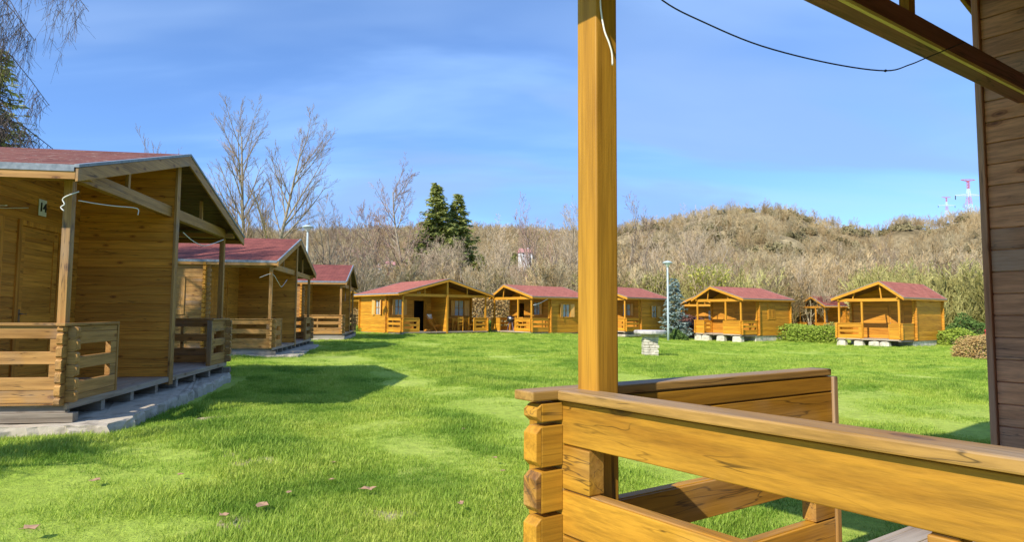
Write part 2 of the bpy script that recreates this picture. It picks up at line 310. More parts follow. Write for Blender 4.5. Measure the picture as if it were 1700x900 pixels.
# ------------------------------------------------------------------ log-cabin builder (local: x along the gable front, y into the cabin, z up from the deck)
PITCH = .16
def log_wall(mb, axis, c0, c1, u0, u1, z0, z1, phase, opens=(), lim=None, gap=.010, ends=(0, 0), taper=.03):
    """rows of logs between c0 and c1 (thickness), running along u; lim(z)->(ua,ub) clips under a roof"""
    zs = [z0]; k = math.ceil((z0-phase)/PITCH+1e-6)
    while phase+k*PITCH < z1-1e-3: zs.append(phase+k*PITCH); k += 1
    zs.append(z1); seams = set(round(z, 5) for z in zs)
    for a, b, za, zb in opens: zs += [za, zb]
    zs = sorted(set(round(z, 5) for z in zs if z0-1e-6 <= z <= z1+1e-6))
    def put(ua, ub, ua2, ub2, za, zb, d=0.):
        a, b = c0+d, c1-d
        q = [(ua, a, za), (ub, a, za), (ub, b, za), (ua, b, za), (ua2, a, zb), (ub2, a, zb), (ub2, b, zb), (ua2, b, zb)]
        if axis == 'y': q = [(p[1], p[0], p[2]) for p in q]; q = [q[i] for i in (3, 2, 1, 0, 7, 6, 5, 4)]
        mb.hexa(q)
    for za, zb in zip(zs[:-1], zs[1:]):
        g0 = gap/2 if za in seams else 0; g1 = gap/2 if zb in seams else 0
        la = (u0, u1) if lim is None else lim(za); lb = (u0, u1) if lim is None else lim(zb)
        a, b, a2, b2 = max(u0, la[0]), min(u1, la[1]), max(u0, lb[0]), min(u1, lb[1])
        if b-a < .02: continue
        if b2-a2 < .0: a2 = b2 = (a2+b2)/2
        cuts = sorted((o[0], o[1]) for o in opens if o[2] <= za+1e-6 and o[3] >= zb-1e-6)
        segs = []; cur, cur2 = a, a2
        for ca, cb in cuts: segs.append((cur, ca, cur2, ca)); cur = cur2 = cb
        segs.append((cur, b, cur2, b2))
        for s_ in segs:
            if s_[1]-s_[0] < .01: continue
            put(s_[0], s_[1], s_[2], s_[3], za+g0, zb-g1)
            put(s_[0]+.003, s_[1]-.003, s_[2]+.003, s_[3]-.003, za, zb, .012)
    # projecting log ends with chamfered tips
    zz = sorted(seams)
    for e, side in ((ends[0], -1), (ends[1], 1)):
        if not e: continue
        for za, zb in zip(zz[:-1], zz[1:]):
            if zb-za < .05: continue
            u = u0 if side < 0 else u1
            if lim and not (lim(zb)[0]-.02 <= u0 and lim(zb)[1]+.02 >= u1): continue
            p0, p1, p2 = u, u+side*(e-taper*.8), u+side*e
            h = gap/2+.004
            def blk(a, b, ta, tb):
                if a > b: a, b, ta, tb = b, a, tb, ta
                q = [(a, c0, za+h+ta), (b, c0, za+h+tb), (b, c1, za+h+tb), (a, c1, za+h+ta), (a, c0, zb-h-ta), (b, c0, zb-h-tb), (b, c1, zb-h-tb), (a, c1, zb-h-ta)]
                if axis == 'y': q = [(p[1], p[0], p[2]) for p in q]; q = [q[i] for i in (3, 2, 1, 0, 7, 6, 5, 4)]
                mb.hexa(q)
            # one joined island: shaft + chamfered tip
            s0 = len(mb.v); blk(p0, p1, 0, 0); blk(p1, p2, 0, min(taper*.75, (zb-za)*.25))

ROWS_A = [(0, .16, 0), (.16, .32, 0), (.32, .48, 1), (.48, .64, 0), (.64, .80, 1), (.80, .96, 0)]
ROWS_B = [(0, .08, 0), (.08, .24, 0), (.24, .40, 1), (.40, .56, 0), (.56, .72, 1), (.72, .88, 0), (.88, .96, 0)]
def rail(mb, axis, c0, c1, u0, u1, rows, ends=(0, 0), slots=True, block=.2, spacer=True):
    opens = []
    if slots:
        for za, zb, s_ in rows:
            if s_:
                a, b = u0+block, u1-block
                if spacer and b-a > .9:
                    m_ = a+(b-a)*.64; opens += [(a, m_-.03, za, zb), (m_+.03, b, za, zb)]
                else: opens.append((a, b, za, zb))
    z0, z1 = rows[0][0]-.03, rows[-1][1]
    ph = rows[1][0]
    log_wall(mb, axis, c0, c1, u0, u1, z0, z1, ph, opens, None, .008, ends)

def window(root, axis, face, nrm, a, b, z0, z1, mats, shut='open', curtain=True, skew=0., spread=(1, 1)):
    """face: wall plane coordinate, nrm +-1 outward direction"""
    def P(u, d, z): return (u, face+nrm*d, z) if axis == 'x' else (face+nrm*d, u, z)
    def bx(mb, ua, ub, d0, d1, za, zb):
        p, q = P(ua, d0, za), P(ub, d1, zb); mb.box(p[0], q[0], p[1], q[1], za, zb)
    t = .07; fr = MB(skew)
    bx(fr, a-t, a, -.05, .03, z0-t, z1+t); bx(fr, b, b+t, -.05, .03, z0-t, z1+t)
    bx(fr, a, b, -.05, .03, z1, z1+t); bx(fr, a, b, -.05, .03, z0-t, z0)
    w = fr.build('window', mats[2], root)
    if shut != 'closed':
        ss = MB(skew); m_ = (a+b)/2
        bx(ss, m_-.02, m_+.02, -.035, 0, z0, z1); zc = z0+(z1-z0)*.5
        bx(ss, a, m_-.02, -.033, -.002, zc-.015, zc+.015); bx(ss, m_+.02, b, -.033, -.002, zc-.015, zc+.015)
        ss.build('sash', mats[2], w)
        g = MB(skew); bx(g, a, b, -.02, -.016, z0, z1); g.build('pane', M_glass, w)
        if curtain:
            c = MB(skew); n_ = 14
            for h in range(2):
                ua = a if h == 0 else m_+(b-m_)*.12; ub = m_-(m_-a)*.12 if h == 0 else b
                for i in range(n_):
                    x0, x1 = ua+(ub-ua)*i/n_, ua+(ub-ua)*(i+1)/n_; d0 = -.045-.015*(i % 2); d1 = -.045-.015*((i+1) % 2)
                    zt = z1; zb_ = z0+ (0 if h == 0 else .0)
                    p = [P(x0, d0, zb_), P(x1, d1, zb_), P(x1, d1, zt), P(x0, d0, zt)]
                    k = len(c.v); c.v += p; c.f.append((k, k+1, k+2, k+3))
            c.build('curtain', M_curtain, w)
    wd = (b-a)/2
    if shut == 'closed':
        for sgn in (0, 1):
            c = MB(skew); ua = a+sgn*wd; ub = ua+wd-.01
            bx(c, ua, ub, -.01, .035, z0, z1)
            k = z0+.06
            while k < z1-.06: bx(c, ua+.05, ub-.05, .035, .045, k, k+.025); k += .05
            c.build('shutter', mats[2], w)
    else:
        for sgn in (0, 1):
            c = MB(skew); L = wd*1.0*spread[sgn]
            if L <= 0: continue
            hx = a-t if sgn == 0 else b+t; dr = -1 if sgn == 0 else 1
            an = .22
            p = [P(hx, .035, z0-.02), P(hx+dr*L*math.cos(an), .035+L*math.sin(an), z0-.02), P(hx+dr*L*math.cos(an), .07+L*math.sin(an), z0-.02), P(hx, .07, z0-.02)]
            c.poly(p, (0, 0, z1-z0+.04))
            c.build('shutter', W_shut[2], w)
    return w

def door(root, face, a, b, z1, mats, opened=0, skew=0., handle_side=-1, glaze=False):
    """door in the front wall (outward is -y)"""
    t = .08; fr = MB(skew)
    fr.box(a-t, a, face-.03, face+.06, 0, z1+t); fr.box(b, b+t, face-.03, face+.06, 0, z1+t); fr.box(a, b, face-.03, face+.06, z1, z1+t)
    d = fr.build('door', mats[2], root, bevel=.004)
    leaf = MB(skew); w = b-a; st = .12
    def lb(u0, u1, d0, d1, za, zb):
        if opened == 0: leaf.box(a+u0, a+u1, face+d0, face+d1, za, zb)
        else:           # swung fully open against the wall, hinge at b
            leaf.box(b+w-u0+.06, b+w-u1+.06, face-.10+d0, face-.10+d1, za, zb)
    lb(.005, st, .0, .05, .01, z1-.005); lb(w-st, w-.005, .0, .05, .01, z1-.005)
    for za, zb in ((.01, .16), (z1*.40, z1*.40+.13), (z1-.16, z1-.005)): lb(st, w-st, .0, .05, za, zb)
    for za, zb in ((.16, z1*.40), (z1*.40+.13, z1-.16)):
        k = za
        while k < zb-.01: lb(st, w-st, .017, .035, k+.004, min(k+.1, zb)); k += .1
        lb(st, w-st, .026, .033, za, zb)
    leaf.build('door_leaf', mats[0], d)
    h = MB(skew); hx = a+.06 if handle_side < 0 else b-.06; z = z1*.44; hy = face
    if opened: hx = b+w-.02; hy = face-.10
    h.box(hx-.018, hx+.018, hy-.012, hy, z-.1, z+.1); h.tube([(hx, hy, z+.03), (hx, hy-.05, z+.03)], .01, 6)
    h.tube([(hx, hy-.05, z+.03), (hx-handle_side*.11, hy-.05, z+.03)], .01, 6); h.build('handle', M_metal, d)
    return d

def cabin(name, pose, sp):
    """sp: w P D E Ee G k o q, walls/rail/inner materials, rails, posts, doors, windows"""
    x, y, th, z = pose; g = sp.get
    w, P, D, E, Ee, G, k, o, q = sp['w'], sp['P'], sp['D'], sp['E'], sp['Ee'], sp['G'], g('k', 0), g('o', .35), g('q', .18)
    sk = g('skew', 0.); WO, WI, RF = sp['wood'], g('inner', sp['wood']), sp['roof']; bev = g('bevel', 0.)
    gz = ground_z(x, y)-z                                # lawn level in local z
    root = empty(name, (x, y, z), th); M = lambda: MB(sk)
    def zt(xx): return G-(k-xx)/(k+w+o)*(G-Ee) if xx < k else G-(xx-k)/(w+o-k)*(G-Ee)
    # --- roof
    TH = .07
    for sx in (-1, 1):
        xe = sx*(w+o); r = M()
        r.hexa([(xe, -q, Ee-TH), (k, -q, G-TH), (k, D+q, G-TH), (xe, D+q, Ee-TH), (xe, -q, Ee), (k, -q, G), (k, D+q, G), (xe, D+q, Ee)] if sx < 0 else
               [(k, -q, G-TH), (xe, -q, Ee-TH), (xe, D+q, Ee-TH), (k, D+q, G-TH), (k, -q, G), (xe, -q, Ee), (xe, D+q, Ee), (k, D+q, G)])
        ro = r.build('roof', RF, root)
        # boarded underside
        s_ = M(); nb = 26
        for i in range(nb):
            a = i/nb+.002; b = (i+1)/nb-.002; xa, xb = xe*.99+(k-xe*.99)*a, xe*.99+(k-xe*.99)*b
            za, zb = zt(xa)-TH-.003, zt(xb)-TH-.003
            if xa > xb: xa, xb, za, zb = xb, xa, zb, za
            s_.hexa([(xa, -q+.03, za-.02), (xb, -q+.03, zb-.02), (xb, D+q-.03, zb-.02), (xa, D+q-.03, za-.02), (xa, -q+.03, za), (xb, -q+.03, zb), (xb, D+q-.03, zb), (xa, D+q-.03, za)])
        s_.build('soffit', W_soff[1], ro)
        # barge boards front and back, drip edge, eaves fascia
        for yy, sy in ((-q, -1), (D+q, 1)):
            if sy > 0 and g('noback'): continue
            bb = M(); d0, d1 = (yy-.035, yy-.002) if sy < 0 else (yy+.002, yy+.035)
            bb.poly([(k, d0, G-.03), (xe, d0, Ee-.03), (xe, d0, Ee-.20), (k, d0, G-.21)] if sx > 0 else [(xe, d0, Ee-.03), (k, d0, G-.03), (k, d0, G-.21), (xe, d0, Ee-.20)], (0, d1-d0, 0))
            bb.build('barge_board', WO[0], root, bevel=bev)
            dd = M(); dd.poly([(k, d0-.012, G+.012), (xe+sx*.012, d0-.012, Ee+.012), (xe+sx*.012, d0-.012, Ee-.026), (k, d0-.012, G-.028)], (0, d1-d0+.024, 0))
            dd.build('drip_edge', g('drip', M_drip), root)
        f = M(); f.box(xe-sx*.03, xe, -q+.002, D+q-.002, Ee-TH-.10, Ee-TH-.004); f.build('eaves_board', WO[1], root)
        e = M(); e.box(xe, xe+sx*.012, -q+.01, D+q-.01, Ee-TH-.006, Ee+.006); e.build('drip_edge', g('drip', M_drip), root)
    # --- floor
    dk = M(); nb = int(P/.125)
    for i in range(nb): dk.box(-w+.01, w-.01, .012+i*P/nb, .012+(i+1)*P/nb-.008, -.035, 0)
    dk.build('deck', W_deck[0], root, bevel=.003 if bev else 0)
    j = M(); n = g('joists', 9)
    for i in range(n+1):
        xx = -w+.12+(2*w-.24)*i/n; j.box(xx-.055, xx+.055, .02, P+.3, -g('sillz', .235), -.037)
    j.build('joist', W_sill[1], root)
    fe = M(); fe.box(-w+.004, w-.004, -.028, .008, -.085, -.002); fe.build('deck_edge', W_deck[0], root, bevel=.003 if bev else 0)
    for sx in (-1, 1):
        sb = M(); sb.box(sx*(w-.10), sx*(w+.03), -.12, D, -g('sillz', .235), -.12); sb.build('sill_beam', W_sill[1], root, bevel=.006 if bev else 0)
    # --- foundation
    if g('found'): g('found')(root, sp, gz, M)
    # --- posts, tie beams, struts
    for px in g('posts', (-(w-.125), w-.125)):
        p = M(); p.box(px-.052+.008*(px > 0)-.008*(px < 0), px+.052+.008*(px > 0)-.008*(px < 0), .073, .173, .0, E if abs(abs(px)-(w-.125)) < .01 or g('single') else E); p.build('post', WO[2], root, bevel=bev)
        wp = M()
    for sx in (-1, 1):
        pl = M(); pl.box(sx*(w-.19), sx*(w-.07), -q+.06, P, max(E, zt(sx*w)-TH-.20), zt(sx*(w))-TH-.03); pl.build('wall_plate', g('platewood', WO)[1], root)
    spans = [(-(w-.05), -.055), (.055, w-.05)] if not g('single') else [(-(w-.05), (w-.05))]
    for a, b in spans:
        by = g('beamy', .045); bh = g('beamh', .19); t = M(); t.box(a, b, by, by+.12, E, E+bh); bt = t.build('tie_beam', g('beamwood', WO)[0], root, bevel=bev)
        if g('painted_sun_edge'):
            u = M(); u.box(a+.03, b-.03, by+.104, by+.124, E-.008, E+.012); u.build('painted_sun_edge', W_sun_edge[0], bt)  # added strip, its colour imitates the sunlit lower edge of the beam
        xs = [a+(b-a)*g('strutf', .5)] if not g('single') else [a+(b-a)*.26, a+(b-a)*.72]
        for xx in xs:
            s_ = M(); top = zt(xx)-TH-.03
            if top-E > .25: s_.beam((xx-.0, by+.06, E+bh-.005), (xx+(.10 if xx < k else -.10)*(1 if g('single') else .2), by+.06, top), .07, .05, (0, 1, 0)); s_.build('strut', WO[2], root)
    # --- dividing wall under the ridge
    if not g('single'):
        m = M(); log_wall(m, 'y', -.045, .045, .0, P, -.13, G-TH-.03, 0, gap=.008); m.build('dividing_wall', g('divwood', WI)[1], root, bevel=bev*.6)
        e = M(); e.box(-.075, .075, -.045, -.002, -.14, G-.22); e.build('end_trim', g('trimwood', WO)[2], root, bevel=bev)
    # --- body walls
    H = min(zt(w), zt(-w))-TH-.02; lim = lambda zz: (-w if zz < zt(-w)-TH else k-(G-TH-.025-zz)/(G-Ee)*(k+w+o), w if zz < zt(w)-TH else k+(G-TH-.025-zz)/(G-Ee)*(w+o-k))
    m = M(); ops = [(a, b, 0, z1) for a, b, z1, *_ in g('doors', ())]+[(a, b, z0, z1) for a, b, z0, z1, *_ in g('wins', ())]
    log_wall(m, 'x', P, P+.09, -w, w, -.09, G-TH-.03, .07, ops, lim, .010, (.14, .14)); m.build('front_wall', WI[0], root)
    if not g('noback'):
        m = M(); log_wall(m, 'x', D-.09, D, -w, w, -.09, G-TH-.03, .07, (), lim, .010, (.14, .14)); m.build('back_wall', WO[0], root)
    for sx in (-1, 1):
        m = M(); ops = [(a, b, z0, z1) for a, b, z0, z1, *_ in g('sidewins', {}).get(sx, ())]
        c0, c1 = (w-.09, w) if sx > 0 else (-w, -w+.09)
        log_wall(m, 'y', c0, c1, P+.09, D-.09, -.12, zt(sx*w)-TH-.02, 0, ops, None, .010, (.23, .23)); m.build('side_wall', g('sidewood', WO)[1], root, bevel=0)
        for a, b, z0, z1, st, cu, spd in g('sidewins', {}).get(sx, ()): window(root, 'y', sx*w, sx, a, b, z0, z1, g('trimw', WO), st, cu, sk, spd)
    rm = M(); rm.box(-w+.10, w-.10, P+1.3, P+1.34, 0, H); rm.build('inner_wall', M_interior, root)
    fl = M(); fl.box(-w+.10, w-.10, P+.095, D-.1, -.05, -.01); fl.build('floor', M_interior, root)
    for a, b, z0, z1, st, cu, spd in g('wins', ()): window(root, 'x', P, -1, a, b, z0, z1, g('trimw', WI), st, cu, sk, spd)
    for a, b, z1, op in g('doors', ()): door(root, P, a, b, z1, g('doorw', WI), op, sk)
    # --- railings
    RW, CW = g('railwood', WO), g('capwood', WO)
    c = M(); T = .07
    for sx in (-1, 1):
        if sx in g('norail', ()): continue
        m = M(); c0, c1 = (w-T, w) if sx > 0 else (-w, -w+T)
        rail(m, 'y', c0, c1, 0, P-.002, ROWS_A, (.12, 0), g('slotside', True)); rr = m.build('side_railing', RW[1], root, bevel=bev*.55)
        cp = M(); cp.box(sx*(w-.085), sx*(w+.032), .075, P-.01, .963, .998); cp.build('handrail', CW[1], rr, bevel=bev)
    for a, b, slot in sp['rails']:
        m = M(); le = .12 if a <= -w+.01 else 0; re_ = .12 if b >= w-.01 else 0
        rail(m, 'x', 0, T, a, b, ROWS_B, (le, re_), slot, .17, b-a > 2); rr = m.build('front_railing', RW[0], root, bevel=bev*.55)
        cp = M(); cp.box(a-(.138 if le else 0), b+(.138 if re_ else 0), -.032, .073, .963, .998); cp.build('handrail', CW[0], rr, bevel=bev)
        for e_, has in ((a, not le), (b, not re_)):
            if has:
                sg = -1 if e_ == a else 1
                tr = M(); tr.box(e_+sg*.002, e_+sg*.042, -.012, T+.012, -.03, .957); tr.build('end_post', RW[2], rr, bevel=bev)
    return root

def ground_z(x, y):
    f = lambda t: (lambda q: q*q*(3-2*q))(min(max(t, 0), 1))
    return GZ-.45*f((x-2)/12)*f((y-12)/22)
def slab_found(root, sp, gz, M):
    w, P, D = sp['w'], sp['P'], sp['D']; m = M(); random.seed(3)
    ex = sp.get('slabex', 0); pts = [(-w-.22, D), (-w-.24, .8), (-w-.24, -.60-ex), (-w+.45, -.64-ex), (-w+1.3, -.50-ex), (-.6, -.43-ex), (1.1, -.32-ex), (w-.5, -.22-ex*.6), (w-.05, -.10), (w+.05, D)]
    # irregular outline, top face just under the sill beams
    ring = []
    for i in range(len(pts)-1):
        (xa, ya), (xb, yb) = pts[i], pts[i+1]; n = max(1, int(math.hypot(xb-xa, yb-ya)/.10)) if 0 < i < 9 else 1
        for k in range(n): t = k/n; ring.append((xa+(xb-xa)*t+random.uniform(-.02, .02), ya+(yb-ya)*t+random.choice((-.05, -.02, 0, 0, .01, .03))+random.uniform(-.015, .015)))
    ring.append(pts[-1])
    top = -.24; n = len(ring); b = len(m.v)
    for s_, zz, gr in ((0, gz-.1, .03), (1, (gz+top)/2, .025), (2, top-.02, .008), (3, top, -.006)):
        for i, (xa, ya) in enumerate(ring):
            r_ = random.uniform(-.018, .018) if s_ < 3 else 0; m.v.append((xa+(gr+r_)*(-1 if xa < 0 else 1)*.4, ya-gr-r_, zz+random.uniform(-.012, .012)))
    for L in range(3):
        for i in range(n): j_ = (i+1) % n; m.f.append((b+L*n+i, b+L*n+j_, b+(L+1)*n+j_, b+(L+1)*n+i))
    m.f.append(tuple(b+3*n+i for i in range(n)))
    m.build('foundation', M_conc, root, bevel=0)
def stone_found(root, sp, gz, M):
    w, P, D = sp['w'], sp['P'], sp['D']; random.seed(int(w*100)); mat = M_lime
    m = M(); m.box(-w+.05, w-.02, P-.3, D-.05, gz-.05, -.14)
    m.build('foundation', mat, root, bevel=.02)
    for a, b in sp.get('stones', ((-w, -w+.6), (-.5, .3), (w-1., w))):
        m = M(); nx = 4; z1 = -.14
        prof = [(a+(b-a)*i/nx+random.uniform(-.03, .03), z1-(0 if 0 < i < nx else .03)+random.uniform(-.03, 0)) for i in range(nx+1)]
        m.poly([(a-.05, 0.0, gz-.06), (b+.05, 0., gz-.06)]+[(p[0], 0., p[1]) for p in prof[::-1]], (0, .35, 0))
        m.build('foundation_stone', mat, root, bevel=.012)
def low_found(root, sp, gz, M):
    w, P, D = sp['w'], sp['P'], sp['D']; m = M(); m.box(-w-.05, w+.05, -.1, D, gz-.06, -.24); m.build('foundation', M_conc, root, bevel=.02)
# ------------------------------------------------------------------ where a line of sight of the photograph leads
F_, PT, RO = 1035., math.atan(70/1035), .006
def ray(u, v):
    sx, sy = u-850, v-450; c, s = math.cos(RO), math.sin(RO); a = sx*c+sy*s; b = -sx*s+sy*c
    return Vector((a, F_*math.cos(PT)+b*math.sin(PT), F_*math.sin(PT)-b*math.cos(PT)))/F_
def on_lawn(u, d): r = ray(u, 521); x = r.x/r.y*d; return (x, d, ground_z(x, d))
def at(u, v, d): r = ray(u, v); return tuple(r*d/r.y)
def top_h(u, v, d): return at(u, v, d)[2]-GZ

# ------------------------------------------------------------------ ground and hills
def smooth(t): t = np.clip(t, 0, 1); return t*t*(3-2*t)
CR_U = [-900, 450, 600, 780, 860, 960, 1033, 1078, 1155, 1202, 1272, 1318, 1349, 1427, 1454, 1497, 1543, 1582, 1637, 1800, 2600]
CR_V = [385, 384, 380, 375, 380, 384, 377, 369, 352, 342, 341, 348, 362, 377, 378, 363, 367, 357, 352, 340, 345]
CR_R = [520, 520, 520, 520, 520, 460, 330, 270, 250, 245, 240, 245, 250, 265, 265, 260, 255, 250, 250, 250, 260]
CR_AZ = [math.atan((u-850)/1035) for u in CR_U]
def _nz(x, y): return (np.sin(x*.071+1.3)*np.cos(y*.063-.4)+.6*np.sin(x*.17+y*.11)+.4*np.sin(x*.31-y*.27+2))
def hill_z(x, y):
    az = np.arctan2(x, y); r = np.hypot(x, y)
    vv = np.interp(az, CR_AZ, CR_V); r1 = np.interp(az, CR_AZ, CR_R); u = 850+1035*np.tan(np.clip(az, -1.15, 1.15))
    el = (521+.006*(np.clip(u, -900, 2600)-850)-vv)/1035*np.cos(np.clip(az, -.9, .9))
    hc = el*r1-GZ-np.where(r1 > 400, 8.5, 3.4)
    t = np.clip((r-74)/(r1-74), 0, 1.0); prof = .45*t+.55*smooth(t)
    back = np.clip((r-r1)/400, 0, 1)
    return GZ-.05+hc*prof*(1-.5*back)+_nz(x, y)*1.3*smooth(t*3)*(1-smooth((t-.75)*4)*.7)
me_f = MB(); na, nr = 260, 90
A_ = np.linspace(-1.2, 1.2, na); Rr = 70*(1000/70)**np.linspace(0, 1, nr)
X_, Y_ = np.sin(A_)[None]*Rr[:, None], np.cos(A_)[None]*Rr[:, None]; Z_ = hill_z(X_, Y_)
Z_[0] = GZ-.6
me_f.v = np.stack([X_.ravel(), Y_.ravel(), Z_.ravel()], 1).tolist()
me_f.f = [(i*na+j, i*na+j+1, (i+1)*na+j+1, (i+1)*na+j) for i in range(nr-1) for j in range(na-1)]
def hill_mat():
    m, nt, n, l, b = new_mat('dry hillside grass and scrub'); co = n.new('ShaderNodeTexCoord')
    n1 = N(n, 'TexNoise', Scale=.045, Detail=8., Roughness=.65); l.new(co.outputs['Object'], n1.inputs['Vector'])
    r1 = ramp(n, [(.35, (.17, .13, .065)), (.5, (.29, .22, .115)), (.62, (.44, .35, .19))]); l.new(n1.outputs[0], r1.inputs[0])
    n2 = N(n, 'TexNoise', Scale=.6, Detail=6., Roughness=.7); l.new(co.outputs['Object'], n2.inputs['Vector'])
    r2 = ramp(n, [(.35, (.5,)*3), (.65, (1.2,)*3)]); l.new(n2.outputs[0], r2.inputs[0])
    l.new(mixc(n, l, 1., r1.outputs[0], r2.outputs[0], 'MULTIPLY'), b.inputs['Base Color']); b.inputs['Roughness'].default_value = 1
    b.inputs['Specular IOR Level'].default_value = .1; return m
tag(me_f.build('hill', hill_mat(), smooth=True), kind='structure')
def lawn_mat():
    m, nt, n, l, b = new_mat('lawn turf'); co = n.new('ShaderNodeTexCoord')
    def nz(sc, det, ro, st, stretch=None):
        v = co.outputs['Object']
        if stretch: mp = n.new('ShaderNodeMapping'); mp.inputs['Scale'].default_value = stretch; l.new(v, mp.inputs[0]); v = mp.outputs[0]
        q = N(n, 'TexNoise', Scale=sc, Detail=det, Roughness=ro); l.new(v, q.inputs['Vector']); r = ramp(n, st); l.new(q.outputs[0], r.inputs[0]); return r, q
    a, _ = nz(.35, 5., .6, [(.35, (.31, .42, .05)), (.55, (.41, .50, .085)), (.68, (.49, .55, .13))])
    c, q2 = nz(9., 6., .75, [(.32, (.72,)*3), (.66, (1.15,)*3)])
    col = mixc(n, l, 1., a.outputs[0], c.outputs[0], 'MULTIPLY')
    d, _ = nz(2.2, 4., .7, [(.66, (0,)*3), (.72, (1,)*3)]); e = N(n, 'Math', operation='MULTIPLY'); e.inputs[1].default_value = .55; l.new(d.outputs[0], e.inputs[0])
    col = mixc(n, l, e.outputs[0], col, (.33, .30, .12))
    l.new(col, b.inputs['Base Color']); b.inputs['Roughness'].default_value = .95; b.inputs['Specular IOR Level'].default_value = .15
    bp = N(n, 'Bump'); bp.inputs['Strength'].default_value = .8; bp.inputs['Distance'].default_value = .05; l.new(q2.outputs[0], bp.inputs['Height']); l.new(bp.outputs[0], b.inputs['Normal']); return m
M_lawn = lawn_mat()
def lawn_z(x, y):
    near = np.exp(-(np.hypot(x, y)/45)**2)
    return GZ+.035*(np.sin(x*.9+.5*y)+np.sin(.7*y-.35*x+1)+.5*np.sin(2.3*x+1.1*y))*near-.04-.45*smooth((x-2)/12)*smooth((y-12)/22)
gl = MB(); ng = 150; xs = np.sinh(np.linspace(-4.2, 4.2, ng)); xs = xs/xs[-1]*3000
gx, gy = np.meshgrid(xs, xs); gzz = lawn_z(gx, gy)
gl.v = np.stack([gx.ravel(), gy.ravel(), gzz.ravel()], 1).tolist(); gl.f = [(i*ng+j, i*ng+j+1, (i+1)*ng+j+1, (i+1)*ng+j) for i in range(ng-1) for j in range(ng-1)]
tag(gl.build('lawn', M_lawn, smooth=True), kind='structure')

# ------------------------------------------------------------------ scattered stuff by geometry nodes
def scatter(name, pts, scales, variants, mat=None, tilt=.0, seed=0):
    me = bpy.data.meshes.new(name); me.from_pydata((np.array(pts)*S).tolist(), [], [])
    at_ = me.attributes.new('sc', 'FLOAT', 'POINT'); at_.data.foreach_set('value', np.array(scales, dtype=np.float32))
    o = bpy.data.objects.new(name, me); scn.collection.objects.link(o)
    col = bpy.data.collections.new(name+' sources')
    for v in variants:
        for c in list(v.users_collection): c.objects.unlink(v)
        col.objects.link(v)
    ng_ = bpy.data.node_groups.new(name, 'GeometryNodeTree'); n, l = ng_.nodes, ng_.links
    ng_.interface.new_socket('Geometry', in_out='INPUT', socket_type='NodeSocketGeometry'); ng_.interface.new_socket('Geometry', in_out='OUTPUT', socket_type='NodeSocketGeometry')
    i, ou = n.new('NodeGroupInput'), n.new('NodeGroupOutput'); inst = n.new('GeometryNodeInstanceOnPoints'); m2p = n.new('GeometryNodeMeshToPoints')
    ci = n.new('GeometryNodeCollectionInfo'); ci.inputs[0].default_value = col; ci.inputs['Separate Children'].default_value = True; ci.inputs['Reset Children'].default_value = True
    l.new(i.outputs[0], m2p.inputs[0]); l.new(m2p.outputs[0], inst.inputs[0]); l.new(ci.outputs[0], inst.inputs['Instance']); inst.inputs['Pick Instance'].default_value = True
    ri = n.new('FunctionNodeRandomValue'); ri.data_type = 'INT'; ri.inputs['Min'].default_value = 0; ri.inputs['Max'].default_value = len(variants)-1; ri.inputs['Seed'].default_value = seed
    l.new([x for x in ri.outputs if x.type == 'INT'][0], inst.inputs['Instance Index'])
    rr = n.new('FunctionNodeRandomValue'); rr.data_type = 'FLOAT_VECTOR'; rr.inputs[0].default_value = (-tilt, -tilt, 0); rr.inputs[1].default_value = (tilt, tilt, 6.283); rr.inputs['Seed'].default_value = seed+5
    l.new(rr.outputs[0], inst.inputs['Rotation'])
    na_ = n.new('GeometryNodeInputNamedAttribute'); na_.data_type = 'FLOAT'; na_.inputs[0].default_value = 'sc'; l.new(na_.outputs[0], inst.inputs['Scale'])
    l.new(inst.outputs[0], ou.inputs[0]); md = o.modifiers.new('scatter', 'NODES'); md.node_group = ng_
    tag(o, kind='stuff'); return o

# ------------------------------------------------------------------ trees
def branch_paths(rng, p, d, L, r, lev, maxlev, out, up=.15, kids=(5, 6, 5, 4), ang=.8, wig=.12, lenf=.55, nseg=(8, 5, 4, 3), start=.3, droop=0., tip=.25, rmin=.007):
    n = nseg[min(lev, len(nseg)-1)]; pts = [p]; rads = [r]; q = Vector(p); dd = Vector(d).normalized()
    for i in range(n):
        dd = (dd+Vector((rng.gauss(0, wig), rng.gauss(0, wig), rng.gauss(0, wig)+up*(.5 if lev == 0 else 1)-droop*lev*(i+1)/n*.5))).normalized()
        q = q+dd*(L/n); pts.append(tuple(q)); rads.append(max(r*(1-(1-tip)*(i+1)/n), rmin))
    out.append((lev, pts, rads))
    if lev >= maxlev: return
    k = kids[min(lev, len(kids)-1)]; k = max(1, int(k*rng.uniform(.8, 1.2)))
    for i in range(k):
        t = start+(1-start)*(i+rng.random())/k; t = min(t, .98); j = min(int(t*n), n-1); f = t*n-j
        a, b = Vector(pts[j]), Vector(pts[j+1]); pp = a.lerp(b, f); ax = (b-a).normalized()
        side = ax.orthogonal().normalized(); side.rotate(Matrix.Rotation(rng.uniform(0, 6.283), 3, ax))
        an = ang*rng.uniform(.7, 1.25); nd = ax*math.cos(an)+side*math.sin(an)
        rr = rads[j]*rng.uniform(.45, .65)
        branch_paths(rng, tuple(pp), nd, L*lenf*rng.uniform(.7, 1.2)*(1.15-t*.55), rr, lev+1, maxlev, out, up, kids, ang, wig, lenf, nseg, .15, droop, tip, rmin)
